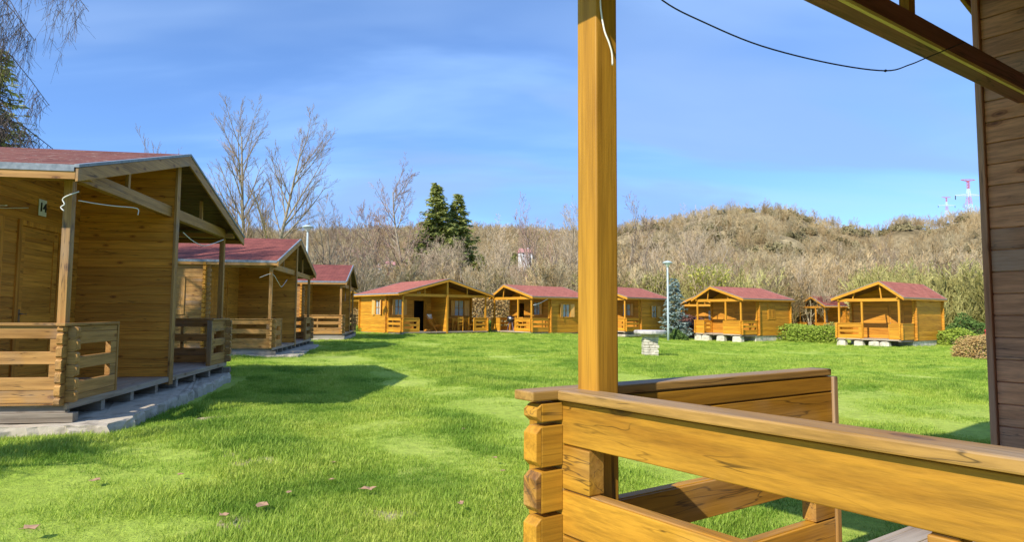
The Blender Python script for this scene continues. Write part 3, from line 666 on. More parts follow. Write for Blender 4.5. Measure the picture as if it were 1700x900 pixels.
def bare_tree(name, seed, h, r0, mats, lean=(0, 0), maxlev=4, stems=1, label=None, group=None, loc=(0, 0, GZ), sides=(7, 5, 3, 3, 3), cat='tree', top=None, **kw):
    rng = random.Random(seed); out = []
    for s_ in range(stems):
        a = rng.uniform(0, 6.28); le = .0 if stems == 1 else .22
        branch_paths(rng, (0, 0, -.2), (lean[0]+le*math.cos(a), lean[1]+le*math.sin(a), 1), h*(.92 if s_ == 0 else rng.uniform(.6, .9)), r0, 0, maxlev, out, **kw)
    trunk, crown = MB(), MB()
    for lev, pts, rads in out: (trunk if lev <= (1 if r0 > .05 else 0) else crown).tube(pts, rads, sides[min(lev, 4)], cap=False)
    root = empty(name, loc); tag(root, label, cat, group)
    trunk.build('trunk', mats[0], root, smooth=True); crown.build('crown', mats[1], root); return root
def twig_mesh(seed, h, maxlev, mat, stems=3, **kw):
    rng = random.Random(seed); out = []
    for s_ in range(stems):
        a = rng.uniform(0, 6.28); branch_paths(rng, (rng.gauss(0, .25), rng.gauss(0, .25), -.3), (.35*math.cos(a), .35*math.sin(a), 1), h*rng.uniform(.7, 1), .06*h/6, 0, maxlev, out, **kw)
    m = MB()
    for lev, pts, rads in out: m.tube(pts, [max(x, .016) for x in rads], 3, cap=False)
    return m.build('source', mat)
def spruce(name, seed, h, rad, mat, loc, label, group=None, base=.05, dens=1., gap=.0, leaf=.16, irregular=.25):
    rng = random.Random(seed); tr, cr = MB(), MB(); tr.tube([(0, 0, -.2), (rng.gauss(0, .03*h/10), 0, h*.5), (0, 0, h)], [h*.014+.03, h*.009+.02, .01], 7)
    nw = int(h/.42*dens)
    for i in range(nw):
        t = base+(1-base)*(i+.5)/nw; z = h*t; L0 = rad*(1-t)**.85+.10; nb = int(5+5*(1-t))
        for k in range(nb):
            if rng.random() < gap: continue
            a = rng.uniform(0, 6.283); L = L0*rng.uniform(1-irregular*1.6, 1+irregular*.6); c, s_ = math.cos(a), math.sin(a); n = max(3, int(L/.22))
            zz = z+rng.uniform(-.15, .15); pts = []
            for j in range(n+1):
                f = j/n; pts.append(Vector((c*L*f, s_*L*f, zz-L*(.28*f-.22*f*f*f)*(1.2-t))))
            tr.tube(pts, [.02*(1-.7*j/n) for j in range(n+1)], 3, cap=False)
            for j in range(n*3):
                f = rng.uniform(.12, 1.02); q = min(int(f*n), n-1); p = pts[q].lerp(pts[q+1], min(f*n-q, 1))
                wd = leaf*(1.35-f*.6)*rng.uniform(.7, 1.4)*2.0; sd_ = rng.choice((-1, 1)); aa = a+sd_*rng.uniform(.3, 1.1); d = Vector((math.cos(aa), math.sin(aa), rng.uniform(-.75, .15))).normalized()
                o_ = d.cross(Vector((rng.gauss(0, .5), rng.gauss(0, .5), 1))).normalized()*leaf*.34; b = len(cr.v)
                cr.v += [tuple(p-o_*.5), tuple(p+o_*.5), tuple(p+d*wd*.6+o_), tuple(p+d*wd), tuple(p+d*wd*.6-o_)]; cr.f.append((b, b+1, b+2, b+3, b+4))
    root = empty(name, loc); tag(root, label, 'tree', group); tr.build('trunk', M_bark, root); cr.build('crown', mat, root); return root
def bush(name, seed, dims, mat, loc, label, n=5000, leaf=.07, boxy=0., rz=0., group=None, cat='bush', twigmat=None, lump=.15):
    rng = random.Random(seed); m = MB(); a, b_, c = dims; ph = [rng.uniform(0, 6) for _ in range(6)]
    for _ in range(n):
        th, cz = rng.uniform(0, 6.283), rng.uniform(-.2, 1); sr = math.sqrt(max(0, 1-cz*cz)); d = Vector((sr*math.cos(th), sr*math.sin(th), cz))
        if boxy: mx = max(abs(d.x), abs(d.y), abs(d.z)); d = d.lerp(d/mx, boxy)
        k = 1+lump*(math.sin(d.x*4+ph[0])*math.sin(d.y*5+ph[1])+.6*math.sin(d.z*7+d.x*6+ph[2])); k *= 1-abs(rng.gauss(0, .13))
        p = Vector((d.x*a*k, d.y*b_*k, max(.02, d.z*c*k))); l_ = leaf*rng.uniform(.6, 1.5)
        u = Vector((rng.gauss(0, 1), rng.gauss(0, 1), rng.gauss(0, 1))).normalized(); w_ = u.orthogonal().normalized()*l_*.45; q = len(m.v)
        m.v += [tuple(p-w_), tuple(p+u*l_*.6), tuple(p+w_), tuple(p-u*l_*.6)]; m.f.append((q, q+1, q+2, q+3))
    root = empty(name, loc, rz); tag(root, label, cat, group); m.build('leaves', mat, root)
    tm = MB(); 
    for _ in range(int(40*max(1, a))):
        th = rng.uniform(0, 6.283); r_ = rng.random()**.5; x0, y0 = math.cos(th)*r_*a*.75, math.sin(th)*r_*b_*.75
        tm.tube([(x0*.8, y0*.8, 0), (x0*.95, y0*.95, c*.45), (x0*1.08+rng.gauss(0, .05), y0*1.08, c*.86*(1-.4*r_*(1-boxy)))], [.022, .014, .006], 3, cap=False)
    tm.build('stems', twigmat or M_twig, root); return root

# ------------------------------------------------------------------ the cabins
GRP = 'log cabins round the lawn'
both = lambda *l: {-1: list(l), 1: list(l)}
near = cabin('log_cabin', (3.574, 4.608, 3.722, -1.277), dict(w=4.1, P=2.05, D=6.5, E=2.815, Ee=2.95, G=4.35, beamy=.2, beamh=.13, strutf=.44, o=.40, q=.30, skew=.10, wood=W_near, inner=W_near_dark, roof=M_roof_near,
    divwood=W_near_dark, trimwood=W_near_dark, beamwood=W_beam, painted_sun_edge=1, capwood=W_cap, platewood=W_near_dark, bevel=.006, rails=[(4.1-1.763, 4.1, True), (-4.1, -2.3, True)], joists=9, found=low_found,
    doors=[(.75, 1.7, 2.4, 0), (-1.7, -.75, 2.4, 0)], wins=[(2.3, 3.1, 1.2, 2.2, 'open', True, (1, 1))]))
tag(near, 'nearest log cabin, whose honey pine porch corner and railings fill the right foreground', 'log cabin', GRP)
c14 = cabin('log_cabin', (-6.065, 11.136, 1.72, -1.157), dict(w=3.30, P=1.55, D=7.5, E=2.84, Ee=2.93, G=4.0, o=.39, q=.18, wood=W_tan, inner=W_tan_in, divwood=W_tan_in, roof=M_roof_near, bevel=.004,
    rails=[(-3.30, -2.0, True), (2.25, 3.30, True)], found=slab_found, joists=7, doors=[(-1.66, -.66, 2.43, 0), (.7, 1.6, 2.43, 0)],
    wins=[(-2.95, -2.15, 1.15, 2.43, 'closed', False, (1, 1)), (2.1, 2.9, 1.15, 2.43, 'closed', False, (1, 1))]))
tag(c14, 'tan log cabin numbered 14 at the left edge, on a broken concrete slab', 'log cabin', GRP)
pq = MB(); pq.box(-1.17-.10, -1.17+.10, 1.532, 1.546, 2.64, 2.90); pl = pq.build('number_plate', M_white, c14, bevel=.004)
text_mesh('14', .19, 'digits', M_black, pl, (-1.17, 1.528, 2.77), (math.pi/2, 0, 0))
c2 = cabin('log_cabin', (-8.773, 25.298, 1.714, -1.24), dict(w=3.79, P=2.2, D=7.5, E=2.72, Ee=3.0, G=4.2, o=.12, q=.12, wood=W_tan, inner=W_tan_in, divwood=W_tan_in, roof=M_roof_mid, sidewood=W_tan,
    rails=[(-3.79, -2.39, True), (2.5, 3.79, True)], found=slab_found, slabex=.3, doors=[(-2.4, -1.5, 2.35, 0), (1.0, 1.9, 2.35, 0)], wins=[(-3.4, -2.75, 1.2, 2.3, 'closed', False, (1, 1))],
    sidewins={-1: [(2.95, 3.65, 1.2, 2.35, 'closed', False, (1, 1))]}))
tag(c2, 'wine red roofed log cabin, second in the left row, behind the one numbered 14', 'log cabin', GRP)
c3 = cabin('log_cabin', (-9.577, 36.823, 1.733, -1.143), dict(w=3.63, P=2.1, D=7, E=2.5, Ee=2.78, G=3.92, o=.12, q=.15, wood=W_tan, inner=W_tan_in, divwood=W_tan_in, roof=M_roof_mid,
    rails=[(-3.63, -2.4, True), (2.4, 3.63, True)], found=low_found, doors=[(-2.6, -1.7, 2.2, 0)], wins=(), sidewins={-1: [(3.2, 3.9, 1.2, 2.2, 'closed', False, (1, 1))]}))
tag(c3, 'third and smallest looking log cabin of the left row, on a concrete footing', 'log cabin', GRP)
c13 = cabin('log_cabin', (-4.71, 45.528, .683, -1.363), dict(w=3.69, P=2.2, D=6.6, E=2.5, Ee=2.72, G=3.83, o=.45, q=.2, wood=W_gold, inner=W_gold_in, divwood=W_gold, roof=M_roof_far,
    rails=[(-3.69, -2.34, True), (2.45, 3.69, True)], found=low_found, doors=[(-1.5, -.62, 2.25, 1)], wins=[(-3.05, -2.5, 1.2, 2.3, 'open', True, (.8, 1)), (2.15, 2.95, 1.15, 2.3, 'open', True, (1, 1))],
    sidewins={-1: [(3.3, 3.95, 1.2, 2.25, 'open', True, (1, 1))]}, joists=8))
tag(c13, 'golden log cabin numbered 13 with its door standing open, straight across the lawn', 'log cabin', GRP)
text_mesh('13', .30, 'house_number', M_white, c13, (-1.1, 2.18, 2.80), (math.pi/2, 0, 0))
sg = dict(single=1, sillz=.15, wood=W_gold, inner=W_gold_in, roof=M_roof_far, found=stone_found, joists=5, G=3.55, Ee=2.6, E=2.38, q=.12, o=.27, beamwood=W_gold, drip=M_dripdark)
c12 = cabin('log_cabin', (-.044, 47.377, -.869, -1.355), dict(sg, w=2.29, P=1.87, D=6.2, k=-.73, rails=[(-2.29, -1.41, False), (.46, 2.29, True)], posts=(-2.165, .66, 2.165), found=low_found,
    doors=[(-1.35, -.6, 2.15, 1)], wins=[(.5, 1.15, 1.25, 2.2, 'open', True, (.0, 1))], sidewins={1: [(3.25, 3.95, 1.1, 2.05, 'open', True, (.9, 1))]}, slotside=True))
tag(c12, 'golden log cabin with a porch grill, half behind the near porch post', 'log cabin', GRP)
c11 = cabin('log_cabin', (7.144, 49.126, -.75, -1.326), dict(sg, w=2.09, P=2.1, D=6.5, k=-.6, rails=[(-2.09, -1.3, False), (.5, 2.09, True)], posts=(-1.965, .6, 1.965), found=low_found,
    doors=[(-1.2, -.4, 2.1, 0)], wins=[(.5, 1.2, 1.2, 2.1, 'open', True, (.0, .8))], sidewins={1: [(3.95, 4.65, 1.05, 1.95, 'open', True, (.5, 1))]}))
tag(c11, 'golden log cabin between the near porch post and the blue spruce', 'log cabin', GRP)
c10 = cabin('log_cabin', (15.333, 46.573, -.994, -1.434), dict(sg, w=2.085, P=1.92, D=5.9, k=-.53, rails=[(-2.085, -1.31, False), (.52, 2.085, False)], posts=(-1.96, .64, 1.96), doors=[(-.9, 0, 2.15, 0)],
    wins=(), sidewins={1: [(3.14, 3.91, 1.15, 2.15, 'closed', False, (1, 1))]}, stones=((-2.15, -1.6), (-1.5, -.85), (-.1, .5), (1.3, 2.0))))
tag(c10, 'golden log cabin on pale stones just right of the blue spruce, shutters closed', 'log cabin', GRP)
c9 = cabin('log_cabin', (22.732, 39.957, -.935, -1.498), dict(sg, w=1.94, P=2.05, D=6.5, G=3.66, Ee=2.62, k=.806, rails=[(-1.94, -.39, True), (1.28, 1.94, False)], posts=(-1.815, -.36, 1.815), doors=[(.45, 1.25, 2.1, 0)], wins=(),
    slotside=False, stones=((-1.95, -1.45), (-.85, -.35), (0.05, .62), (.7, 1.2))))
tag(c9, 'golden log cabin on pale stones farthest right on the lawn, beside the near cabin wall', 'log cabin', GRP)
# farther buildings
cf = cabin('log_cabin', (29.2, 61., -1.45, -1.72), dict(sg, beamwood=W_tan_in, w=2.2, P=2.0, D=6., k=.3, wood=W_tan_in, inner=W_tan_in, roof=M_roof_mid, rails=[(-2.2, -1, False), (1., 2.2, True)], posts=(-2., .6, 2.), found=low_found, doors=[(-.5, .4, 2.1, 0)], wins=()))
tag(cf, 'dark brown cabin peeping out behind the hedge between the two right hand golden cabins', 'log cabin', GRP)
cg = cabin('log_cabin', (17.2, 58., -.6, -1.65), dict(sg, w=1.7, P=1.5, D=4., G=3.4, rails=[(-1.7, -.6, False), (.6, 1.7, False)], posts=(-1.5, 1.5), found=low_found, doors=[(-.5, .3, 2.1, 0)], wins=[(.6, 1.2, 1.1, 2., 'open', True, (0, 0))]))
tag(cg, 'small golden cabin behind the red twigged bush, just its gable and white window showing', 'log cabin', GRP)
cl = cabin('log_cabin', (-14.9, 58., .6, -1.4), dict(sg, w=2.0, P=1.5, D=5., G=3.4, rails=[(-2, -.8, False), (.8, 2., False)], posts=(-1.8, 1.8), found=low_found, doors=[(-.5, .4, 2.1, 0)], wins=()))
tag(cl, 'cabin glimpsed between the third left cabin and the one numbered 13', 'log cabin', GRP)
# ------------------------------------------------------------------ cords and cables
def cable(name, pts, r, mat, label=None, cat='cable', sub=6, parent=None, knots=()):
    P_ = [Vector(p) for p in pts]; P_ = [P_[0]*2-P_[1]]+P_+[P_[-1]*2-P_[-2]]; out = []
    for i in range(1, len(P_)-2):
        for k in range(sub):
            t = k/sub; a, b, c, d = P_[i-1:i+3]; out.append(.5*((2*b)+(c-a)*t+(2*a-5*b+4*c-d)*t*t+(3*b-a-3*c+d)*t**3))
    out.append(P_[-2]); m = MB(); m.tube(out, r, 6)
    for k in knots: m.lathe(tuple(P_[k+1]-Vector((0, 0, r*2))), [(r*.6, 0), (r*2.2, r*1.2), (r*2.2, r*2.8), (r*.6, r*4)], 8)
    o = m.build(name, mat, parent, smooth=True)
    if label: tag(o, label, cat)
    return o
cable('cable', [at(1040, -60, 2.3), at(1100, 0, 2.4), at(1170, 37, 2.5), at(1265, 76, 2.6), at(1380, 105, 2.75), at(1470, 117, 2.9), at(1510, 107, 3.0), at(1537, 96, 3.08), at(1600, 70, 3.2)], .0032, M_cable, 'thin dark cable sagging across the sky under the brown porch beam', knots=(5,))
cable('cord', [at(998, -30, 2.28), at(997, 8, 2.27), at(1003, 48, 2.26), at(1011, 70, 2.26), at(1016, 88, 2.265), at(1017, 108, 2.27)], .0035, M_cord, 'short white cord hanging down the near porch post', 'cord')
def cw(cabpose, p): x, y, th, z = cabpose; return (x+p[0]*math.cos(th)-p[1]*math.sin(th), y+p[0]*math.sin(th)+p[1]*math.cos(th), z+p[2])
p14 = (-6.065, 11.136, 1.72, -1.157)
cable('cord', [at(131, 333, 7.9), at(160, 338, 8.4), at(190, 342, 8.8), at(227, 346, 9.3), at(229, 357, 9.3)], .007, M_cord, 'white cord strung between the corner post and dividing wall of cabin 14', 'cord')
cable('cord', [at(131, 318, 7.7), at(112, 325, 7.6), at(104, 331, 7.6), at(107, 339, 7.6), at(101, 344, 7.6), at(106, 350, 7.6)], .007, M_cord, 'crooked white cord end nailed to the corner post of cabin 14', 'cord')
cable('cord', [at(304, 386, 11.2), at(320, 400, 11.6), at(338, 408, 12.2), at(355, 404, 12.8), at(371, 398, 13.4)], .008, M_cord, 'white cord sagging in the far half of the porch of cabin 14', 'cord')
cable('cord', [cw(p14, q) for q in ((-3.1, .9, 2.5), (-2.7, 1.3, 2.55), (-2.2, 1.5, 2.6), (-1.6, 1.5, 2.7))], .006, M_cord, 'thin pale wire running along the door wall of cabin 14', 'cord')
p2 = (-8.773, 25.298, 1.714, -1.24)
cable('cord', [cw(p2, q) for q in ((-3.7, .5, 2.42), (-3.7, .1, 2.55), (-3.3, -.02, 2.3), (-2.6, 0, 2.15), (-1.7, .0, 2.45))], .009, M_cord, 'yellowish cord looped at the corner post of the second cabin on the left', 'cord')
p3 = (-9.577, 36.823, 1.733, -1.143)
cable('cord', [cw(p3, q) for q in ((-3.6, -.1, 2.55), (-3.4, -.1, 2.2), (-3.5, -.1, 1.9), (-3.55, -.1, 1.7))], .010, M_cable, 'black cord drooping from the eaves of the third cabin on the left', 'cord')
p12 = (-.044, 47.377, -.869, -1.355)
cable('cord', [cw(p12, q) for q in ((2.5, 1.6, 2.5), (2.45, 1.2, 2.3), (2.4, .6, 2.05), (2.4, .1, 1.95))], .022, M_cord, 'pale cord looped under the eaves of the cabin with the porch grill', 'cord')
# ------------------------------------------------------------------ porch furniture of cabin 13
p13 = (-4.71, 45.528, .683, -1.363)
def furn(name, pose, lp, rz, label, cat, group=None):
    r = empty(name, cw(pose, lp), pose[2]+rz); tag(r, label, cat, group); return r
r = furn('table', p13, (1.75, 1.2, 0), 0, 'yellow wooden porch table under the right window of cabin 13', 'table')
m = MB(); m.box(-.75, .75, -.4, .4, .86, .92); m.build('tabletop', W_gold[0], r)
for a in (-.65, .65):
    for b in (-.3, .3): m = MB(); m.box(a-.04, a+.04, b-.04, b+.04, 0, .86); m.build('leg', W_gold[2], r)
m = MB(); m.box(-.61, .61, -.34, -.30, .72, .84); m.build('apron', W_gold[0], r)
def chair(pose, lp, rz, label, group=None, mat=None):
    mat = mat or W_gold; r = furn('chair', pose, lp, rz, label, 'chair', group)
    m = MB(); m.box(-.25, .25, -.25, .25, .46, .50); m.build('seat', mat[0], r)
    for a in (-.22, .22):
        for b in (-.22, .22): m = MB(); m.box(a-.025, a+.025, b-.025, b+.025, 0, .46 if b < 0 else 1.05); m.build('leg', mat[2], r)
    m = MB(); m.box(-.195, .195, .20, .235, .92, 1.04); m.box(-.195, .195, .20, .235, .66, .74); m.build('backrest', mat[0], r); return r
chair(p13, (1.35, .45, 0), math.pi, 'yellow chair in front of the porch table of cabin 13')
chair(p13, (2.45, .62, 0), math.pi*.5, 'yellow chair beside the right railing of cabin 13')
r = furn('folding_chair', p13, (-.48, .85, 0), .4, 'orange slatted folding chair with a white towel by the open door of cabin 13', 'chair')
m = MB(); [m.box(-.28, .28, -.3+.1*i, -.22+.1*i, .42, .445) for i in range(6)]; m.build('seat', W_gold_in[0], r)
m = MB(); [m.beam((-.28, .28+.05*i, .5+.12*i), (.28, .28+.05*i, .5+.12*i), .02, .09) for i in range(6)]; m.build('backrest', W_gold_in[0], r)
for a in (-.27, .27):
    m = MB(); m.beam((a, -.35, 0), (a, .52, 1.15), .03, .05); m.build('leg', W_gold_in[1], r); m = MB(); m.beam((a*.9, .35, 0), (a*.9, -.3, .45), .03, .05); m.build('leg', W_gold_in[1], r)
m = MB(); 
for i in range(6):
    k = len(m.v); a0, a1 = -.3+.1*i, -.2+.1*i; d0, d1 = .02*(i % 2), .02*((i+1) % 2); m.v += [(a0, .44+d0, .92), (a1, .44+d1, .92), (a1, .53+d1, 1.24), (a0, .53+d0, 1.24)]; m.f.append((k, k+1, k+2, k+3))
tag(m.build('towel', M_white, loc=tuple(Vector(r.location)/S), rz=r.rotation_euler[2]), 'white towel hung over the back of the orange folding chair', 'towel')
r = furn('firewood_pile', p13, (-1.15, .75, 0), 0, 'small heap of split firewood on the deck of cabin 13', 'firewood')
rg = random.Random(4)
for i in range(5): m = MB(); m.tube([(-.2+.08*i, -.15, .05+.06*(i % 2)), (-.18+.08*i, .2, .05+.07*(i % 2))], .045, 6); m.build('log', W_gold_in[1], r)
# grill and chair on cabin 12
r = furn('kettle_grill', p12, (-.9, .75, 0), 0, 'kettle grill with a silver lid on the porch behind the near post', 'grill')
m = MB(); m.lathe((0, 0, .62), [(.05, 0), (.22, .06), (.30, .2), (.31, .26)], 18); m.build('bowl', M_black, r, smooth=True)
m = MB(); m.lathe((0, 0, .885), [(.31, 0), (.29, .1), (.20, .2), (.06, .25)], 18); m.build('lid', M_metal, r, smooth=True)
for k in range(3): a = k*2.1; m = MB(); m.tube([(.14*math.cos(a), .14*math.sin(a), .66), (.30*math.cos(a), .30*math.sin(a), 0)], .016, 6); m.build('leg', M_metal, r)
chair(p12, (-.35, 1.1, 0), .5, 'orange chair next to the kettle grill', None, W_gold_in)
chair(p12, (-1.25, 1.2, 0), -.6, 'orange chair between the kettle grill and the door', None, W_gold_in)
# ------------------------------------------------------------------ stone table, lamps, pylons
tl = on_lawn(1079, 24.3)
r = empty('stone_table', tl); tag(r, 'round topped stone table on a rubble pillar standing alone on the lawn', 'table')
rg = random.Random(8); m = MB(); z = -.08; 
while z < .74:
    hh = rg.uniform(.07, .12); k = rg.randint(2, 3); ex = .30*(.93+rg.uniform(-.04, .05)); x = -ex
    for i in range(k):
        wx = 2*ex/k*(1 if i == k-1 else rg.uniform(.8, 1.15)); m.box(x, min(x+wx-.012, ex), -ex+rg.uniform(0, .03), ex-rg.uniform(0, .03), z, z+hh-.012); x += wx
    z += hh
m.box(-.25, .25, -.25, .25, -.08, z-.01); m.build('pillar', M_lime, r, bevel=.015)
m = MB(); pr = []; n = 26
for L, zz, rr in ((0, z, .57), (1, z+.04, .61), (2, z+.13, .62), (3, z+.155, .58)):
    for i in range(n): t = 2*math.pi*i/n; q = rr*(1+.03*math.sin(3*t+1)+.02*math.sin(7*t)); m.v.append((q*math.cos(t), q*math.sin(t), zz))
for L in range(3):
    for i in range(n): j = (i+1) % n; m.f.append((L*n+i, L*n+j, (L+1)*n+j, (L+1)*n+i))
m.f.append(tuple(range(n))[::-1]); m.f.append(tuple(3*n+i for i in range(n)))
M_slabtop = noisy('weathered stone slab', (.36, .32, .30), (.66, .62, .58), 7, .9, .6); m.build('tabletop', M_slabtop, r)
def lamp(loc, h, label):
    r = empty('street_lamp', loc); tag(r, label, 'street lamp', 'park lamps')
    m = MB(); m.tube([(0, 0, -.2), (0, 0, 1.2), (0, 0, h-.45)], [.085, .075, .06], 10); m.build('pole', M_lamp, r, smooth=True)
    m = MB(); m.lathe((0, 0, h-.46), [(.06, 0), (.11, .02), (.12, .09), (.20, .15), (.23, .27)], 16); m.build('globe', M_white, r, smooth=True)
    m = MB(); m.lathe((0, 0, h-.19), [(.36, 0), (.35, .05), (.24, .13), (.08, .18)], 18); m.build('lamp_shade', M_lamp, r, smooth=True)
lp = on_lawn(1109, 45.5); lamp(lp, top_h(1109, 424, 45.5), 'grey green lamp post in front of the blue spruce')
lp = on_lawn(507, 40); lamp(lp, top_h(507, 373, 40), 'grey green lamp post rising behind the second cabin of the left row')
lp = on_lawn(1646, 43); lamp(lp, top_h(1646, 470, 43), 'lamp post peeping out beside the wall of the near cabin')
M_pred = plain('faded red pylon paint', (.55, .13, .17)); M_pwh = plain('pale pylon paint', (.62, .70, .78))
def pylon(u, vb, vt, d, wpx, label):
    b = at(u, vb, d); h = at(u, vt, d)[2]-b[2]; r = empty('power_pylon', b); tag(r, label, 'pylon', 'pylons on the hill')
    k = h; t_ = h*.009; W = wpx/1035*d/2; lo = h*.15
    segs = [(-.35, .12, 0), (.12, .40, 1), (.40, .70, 0), (.70, 1., 1)]; wid = lambda f: h*(.085-.055*min(max(f, 0), .6)/.6)
    for n_, (fa, fb, c) in enumerate(segs):
        m = MB(); wa, wb = wid(fa), wid(fb)
        for sx in (-1, 1):
            for sy in (-1, 1): m.beam((sx*wa, sy*wa, fa*h), (sx*wb, sy*wb, fb*h), t_, t_)
        st = 3
        for i in range(st):
            a, b_ = fa+(fb-fa)*i/st, fa+(fb-fa)*(i+1)/st; w0, w1 = wid(a), wid(b_)
            for sy in (-1, 1): m.beam((-w0, sy*w0, a*h), (w1, sy*w1, b_*h), t_*.7, t_*.7); m.beam((w0, sy*w0, a*h), (-w1, sy*w1, b_*h), t_*.7, t_*.7); m.beam((sy*w0, -w0, a*h), (sy*w1, w1, b_*h), t_*.7, t_*.7)
            m.beam((-w1, -w1, b_*h), (w1, -w1, b_*h), t_, t_)
        m.build('mast', (M_pwh, M_pred)[c], r)
    for z, ww, c, rise in ((.45, W, 0, 0), (.98, W*.52, 1, .05)):
        m = MB()
        for sx in (-1, 1):
            for sy in (-1, 1): m.beam((0, sy*h*.03, z*h), (sx*ww, 0, (z+rise)*h), t_*1.7, t_*1.7); m.beam((0, sy*h*.03, (z+.07)*h), (sx*ww, 0, (z+rise+.01)*h), t_, t_)
            for i in range(5): x = ww*(i+.5)/5; m.beam((sx*x, 0, (z+rise*x/ww)*h), (sx*(x+ww*.1), 0, (z+rise*x/ww+.06*(1-x/ww))*h), t_*.7, t_*.7)
        m.build('cross_arm', (M_pwh, M_pred)[c], r)
    for sx in (-1, 1): m = MB(); m.tube([(sx*W*.97, 0, .45*h), (sx*W*.97, 0, .30*h)], h*.016, 6); m.build('insulator', M_cable, r)
pylon(1609, 345, 300, 420, 46, 'larger red and white pylon on the hilltop at the right')
pylon(1572, 352, 328, 560, 29, 'smaller red and white pylon left of the larger one on the hilltop')
# red hydrant like post seen beside the near wall
r = empty('hydrant', on_lawn(1638, 40)); tag(r, 'small red hydrant post far right beside the shrubs', 'hydrant')
m = MB(); m.tube([(0, 0, -.1), (0, 0, .95)], .13, 10); m.build('body', M_redw, r, smooth=True); m = MB(); m.lathe((0, 0, .95), [(.17, 0), (.16, .12), (.05, .22)], 12); m.build('cap', M_redw, r, smooth=True); m = MB(); m.tube([(-.25, 0, .72), (.25, 0, .72)], .06, 8); m.build('outlet', M_redw, r, smooth=True)
# houses on the slope
M_plaster = noisy('pale plaster', (.62, .60, .56), (.82, .80, .76), 1.2, .9, .1)
M_rooffar = plain('faded pink roof tile', (.50, .24, .22), .9)
def house(u, v, d, wpx, hpx, rz, label, roofh=.5):
    b = at(u, v, d); W, H = wpx/1035*d, hpx/1035*d; r = empty('house', b, rz); tag(r, label, 'house', 'houses on the wooded slope')
    m = MB(); m.box(-W/2, W/2, -W*.35, W*.35, -3, H); m.build('wall', M_plaster, r)
    m = MB(); m.poly([(-W*.56, -W*.42, H), (-W*.56, W*.42, H), (-W*.56, 0, H+H*roofh)], (W*1.12, 0, 0)); rf = m.build('roof', M_rooffar, r)
    m = MB(); m.box(W*.18, W*.26, -.1, W*.08, H*1.05, H*(1.15+roofh)); m.build('chimney', M_plaster, rf)
    for i in (-1, 0, 1):
        for s_ in (.25, .65):
            m = MB(); m.box(i*W*.28-W*.05, i*W*.28+W*.05, -W*.35-.05, -W*.35-.01, H*s_, H*(s_+.2)); m.build('window', M_interior, r)
house(872, 430, 150, 20, 10, .3, 'white house with faded pink roof among bare trees right of the spruces', .75)
house(626, 462, 110, 12, 17, -.2, 'narrow white house glimpsed through the trees above cabin 13', .3)
house(647, 452, 125, 16, 12, .5, 'white gabled house just right of the narrow white one', .5)

# ------------------------------------------------------------------ individual trees
TG = 'bare trees beyond the cabins'
def plant(u, d, z=None): p = on_lawn(u, d); return (p[0], p[1], float(hill_z(np.array(p[0]), np.array(p[1]))) if math.hypot(p[0], p[1]) > 80 else GZ)
bare_tree('bare_tree', 11, 20.2, .24, (M_bark, M_twig), lean=(.06, 0), label='tall bare tree, left one of the pair behind the left row of cabins', group=TG, loc=on_lawn(411, 60), kids=(24, 10, 8, 5), ang=.58, up=.09, lenf=.38, wig=.04, maxlev=4, start=.15, rmin=.007)
bare_tree('bare_tree', 17, 18.8, .24, (M_bark, M_twig), lean=(.15, 0), label='tall leaning bare tree, right one of the pair behind the left row of cabins', group=TG, loc=on_lawn(431, 60), kids=(24, 10, 8, 5), ang=.58, up=.09, lenf=.41, wig=.04, start=.15, rmin=.007)
bare_tree('bare_tree', 5, 18.6, .24, (M_bark, M_twigred), label='wide bare tree with a reddish crown just left of the dark spruces', group=TG, loc=on_lawn(676, 78), lean=(-.04, 0), kids=(28, 9, 7, 4), ang=.66, up=.06, lenf=.40, wig=.035, start=.14, rmin=.010)
bare_tree('bare_tree', 6, 14.5, .22, (M_barkpale, M_twigred), lean=(-.08, 0), label='bare tree leaning left beside the reddish one', group=TG, loc=on_lawn(632, 80), kids=(18, 9, 7, 4), ang=.7, up=.10, rmin=.009, lenf=.42, wig=.08)
bare_tree('bare_tree', 21, 9.5, .20, (M_barkpale, M_twigpale), lean=(.25, 0), label='low pale bare tree spreading in front of the dark spruces', group=TG, loc=on_lawn(705, 72), kids=(14, 8, 6, 4), ang=.8, up=.10, lenf=.55, wig=.07, stems=3)
bare_tree('bare_tree', 9, 18.2, .14, (M_bark, M_twig), label='thin bare tree whose top twigs show over the roof of cabin 14', group=TG, loc=on_lawn(290, 62), kids=(20, 7, 6, 4), ang=.4, up=.2, lenf=.35, stems=3)
bare_tree('bare_tree', 12, 15.0, .14, (M_bark, M_twig), label='thin bare tree between the cabin 14 roof and the tall pair', group=TG, loc=on_lawn(345, 64), kids=(18, 8, 6, 4), ang=.5, up=.15, lenf=.4, stems=2)
spruce('spruce_tree', 3, top_h(722, 304, 84), 6.6, M_spruce, on_lawn(722, 84), 'taller dark spruce of the pair behind cabin 13', 'dark spruces', dens=2.0, leaf=.35, irregular=.34)
spruce('spruce_tree', 4, top_h(753, 322, 86), 5.8, M_spruce, on_lawn(758, 86), 'shorter dark spruce of the pair behind cabin 13, right of the taller', 'dark spruces', dens=2.0, leaf=.35, irregular=.34)
spruce('spruce_tree', 31, 6.5, 1.7, M_spruce, plant(968, 98), 'small dark conifer half hidden by the near porch post', 'dark spruces', leaf=.3)
spruce('spruce_tree', 33, 9.0, 1.4, M_spruce, plant(852, 140), 'slender dark conifer above the pink roofed house', 'dark spruces', leaf=.35)
spruce('blue_spruce', 7, top_h(1119, 455, 50), 1.3, M_bluespr, on_lawn(1120, 50), 'silvery blue spruce beside the lamp post', dens=2.4, leaf=.17, irregular=.18)
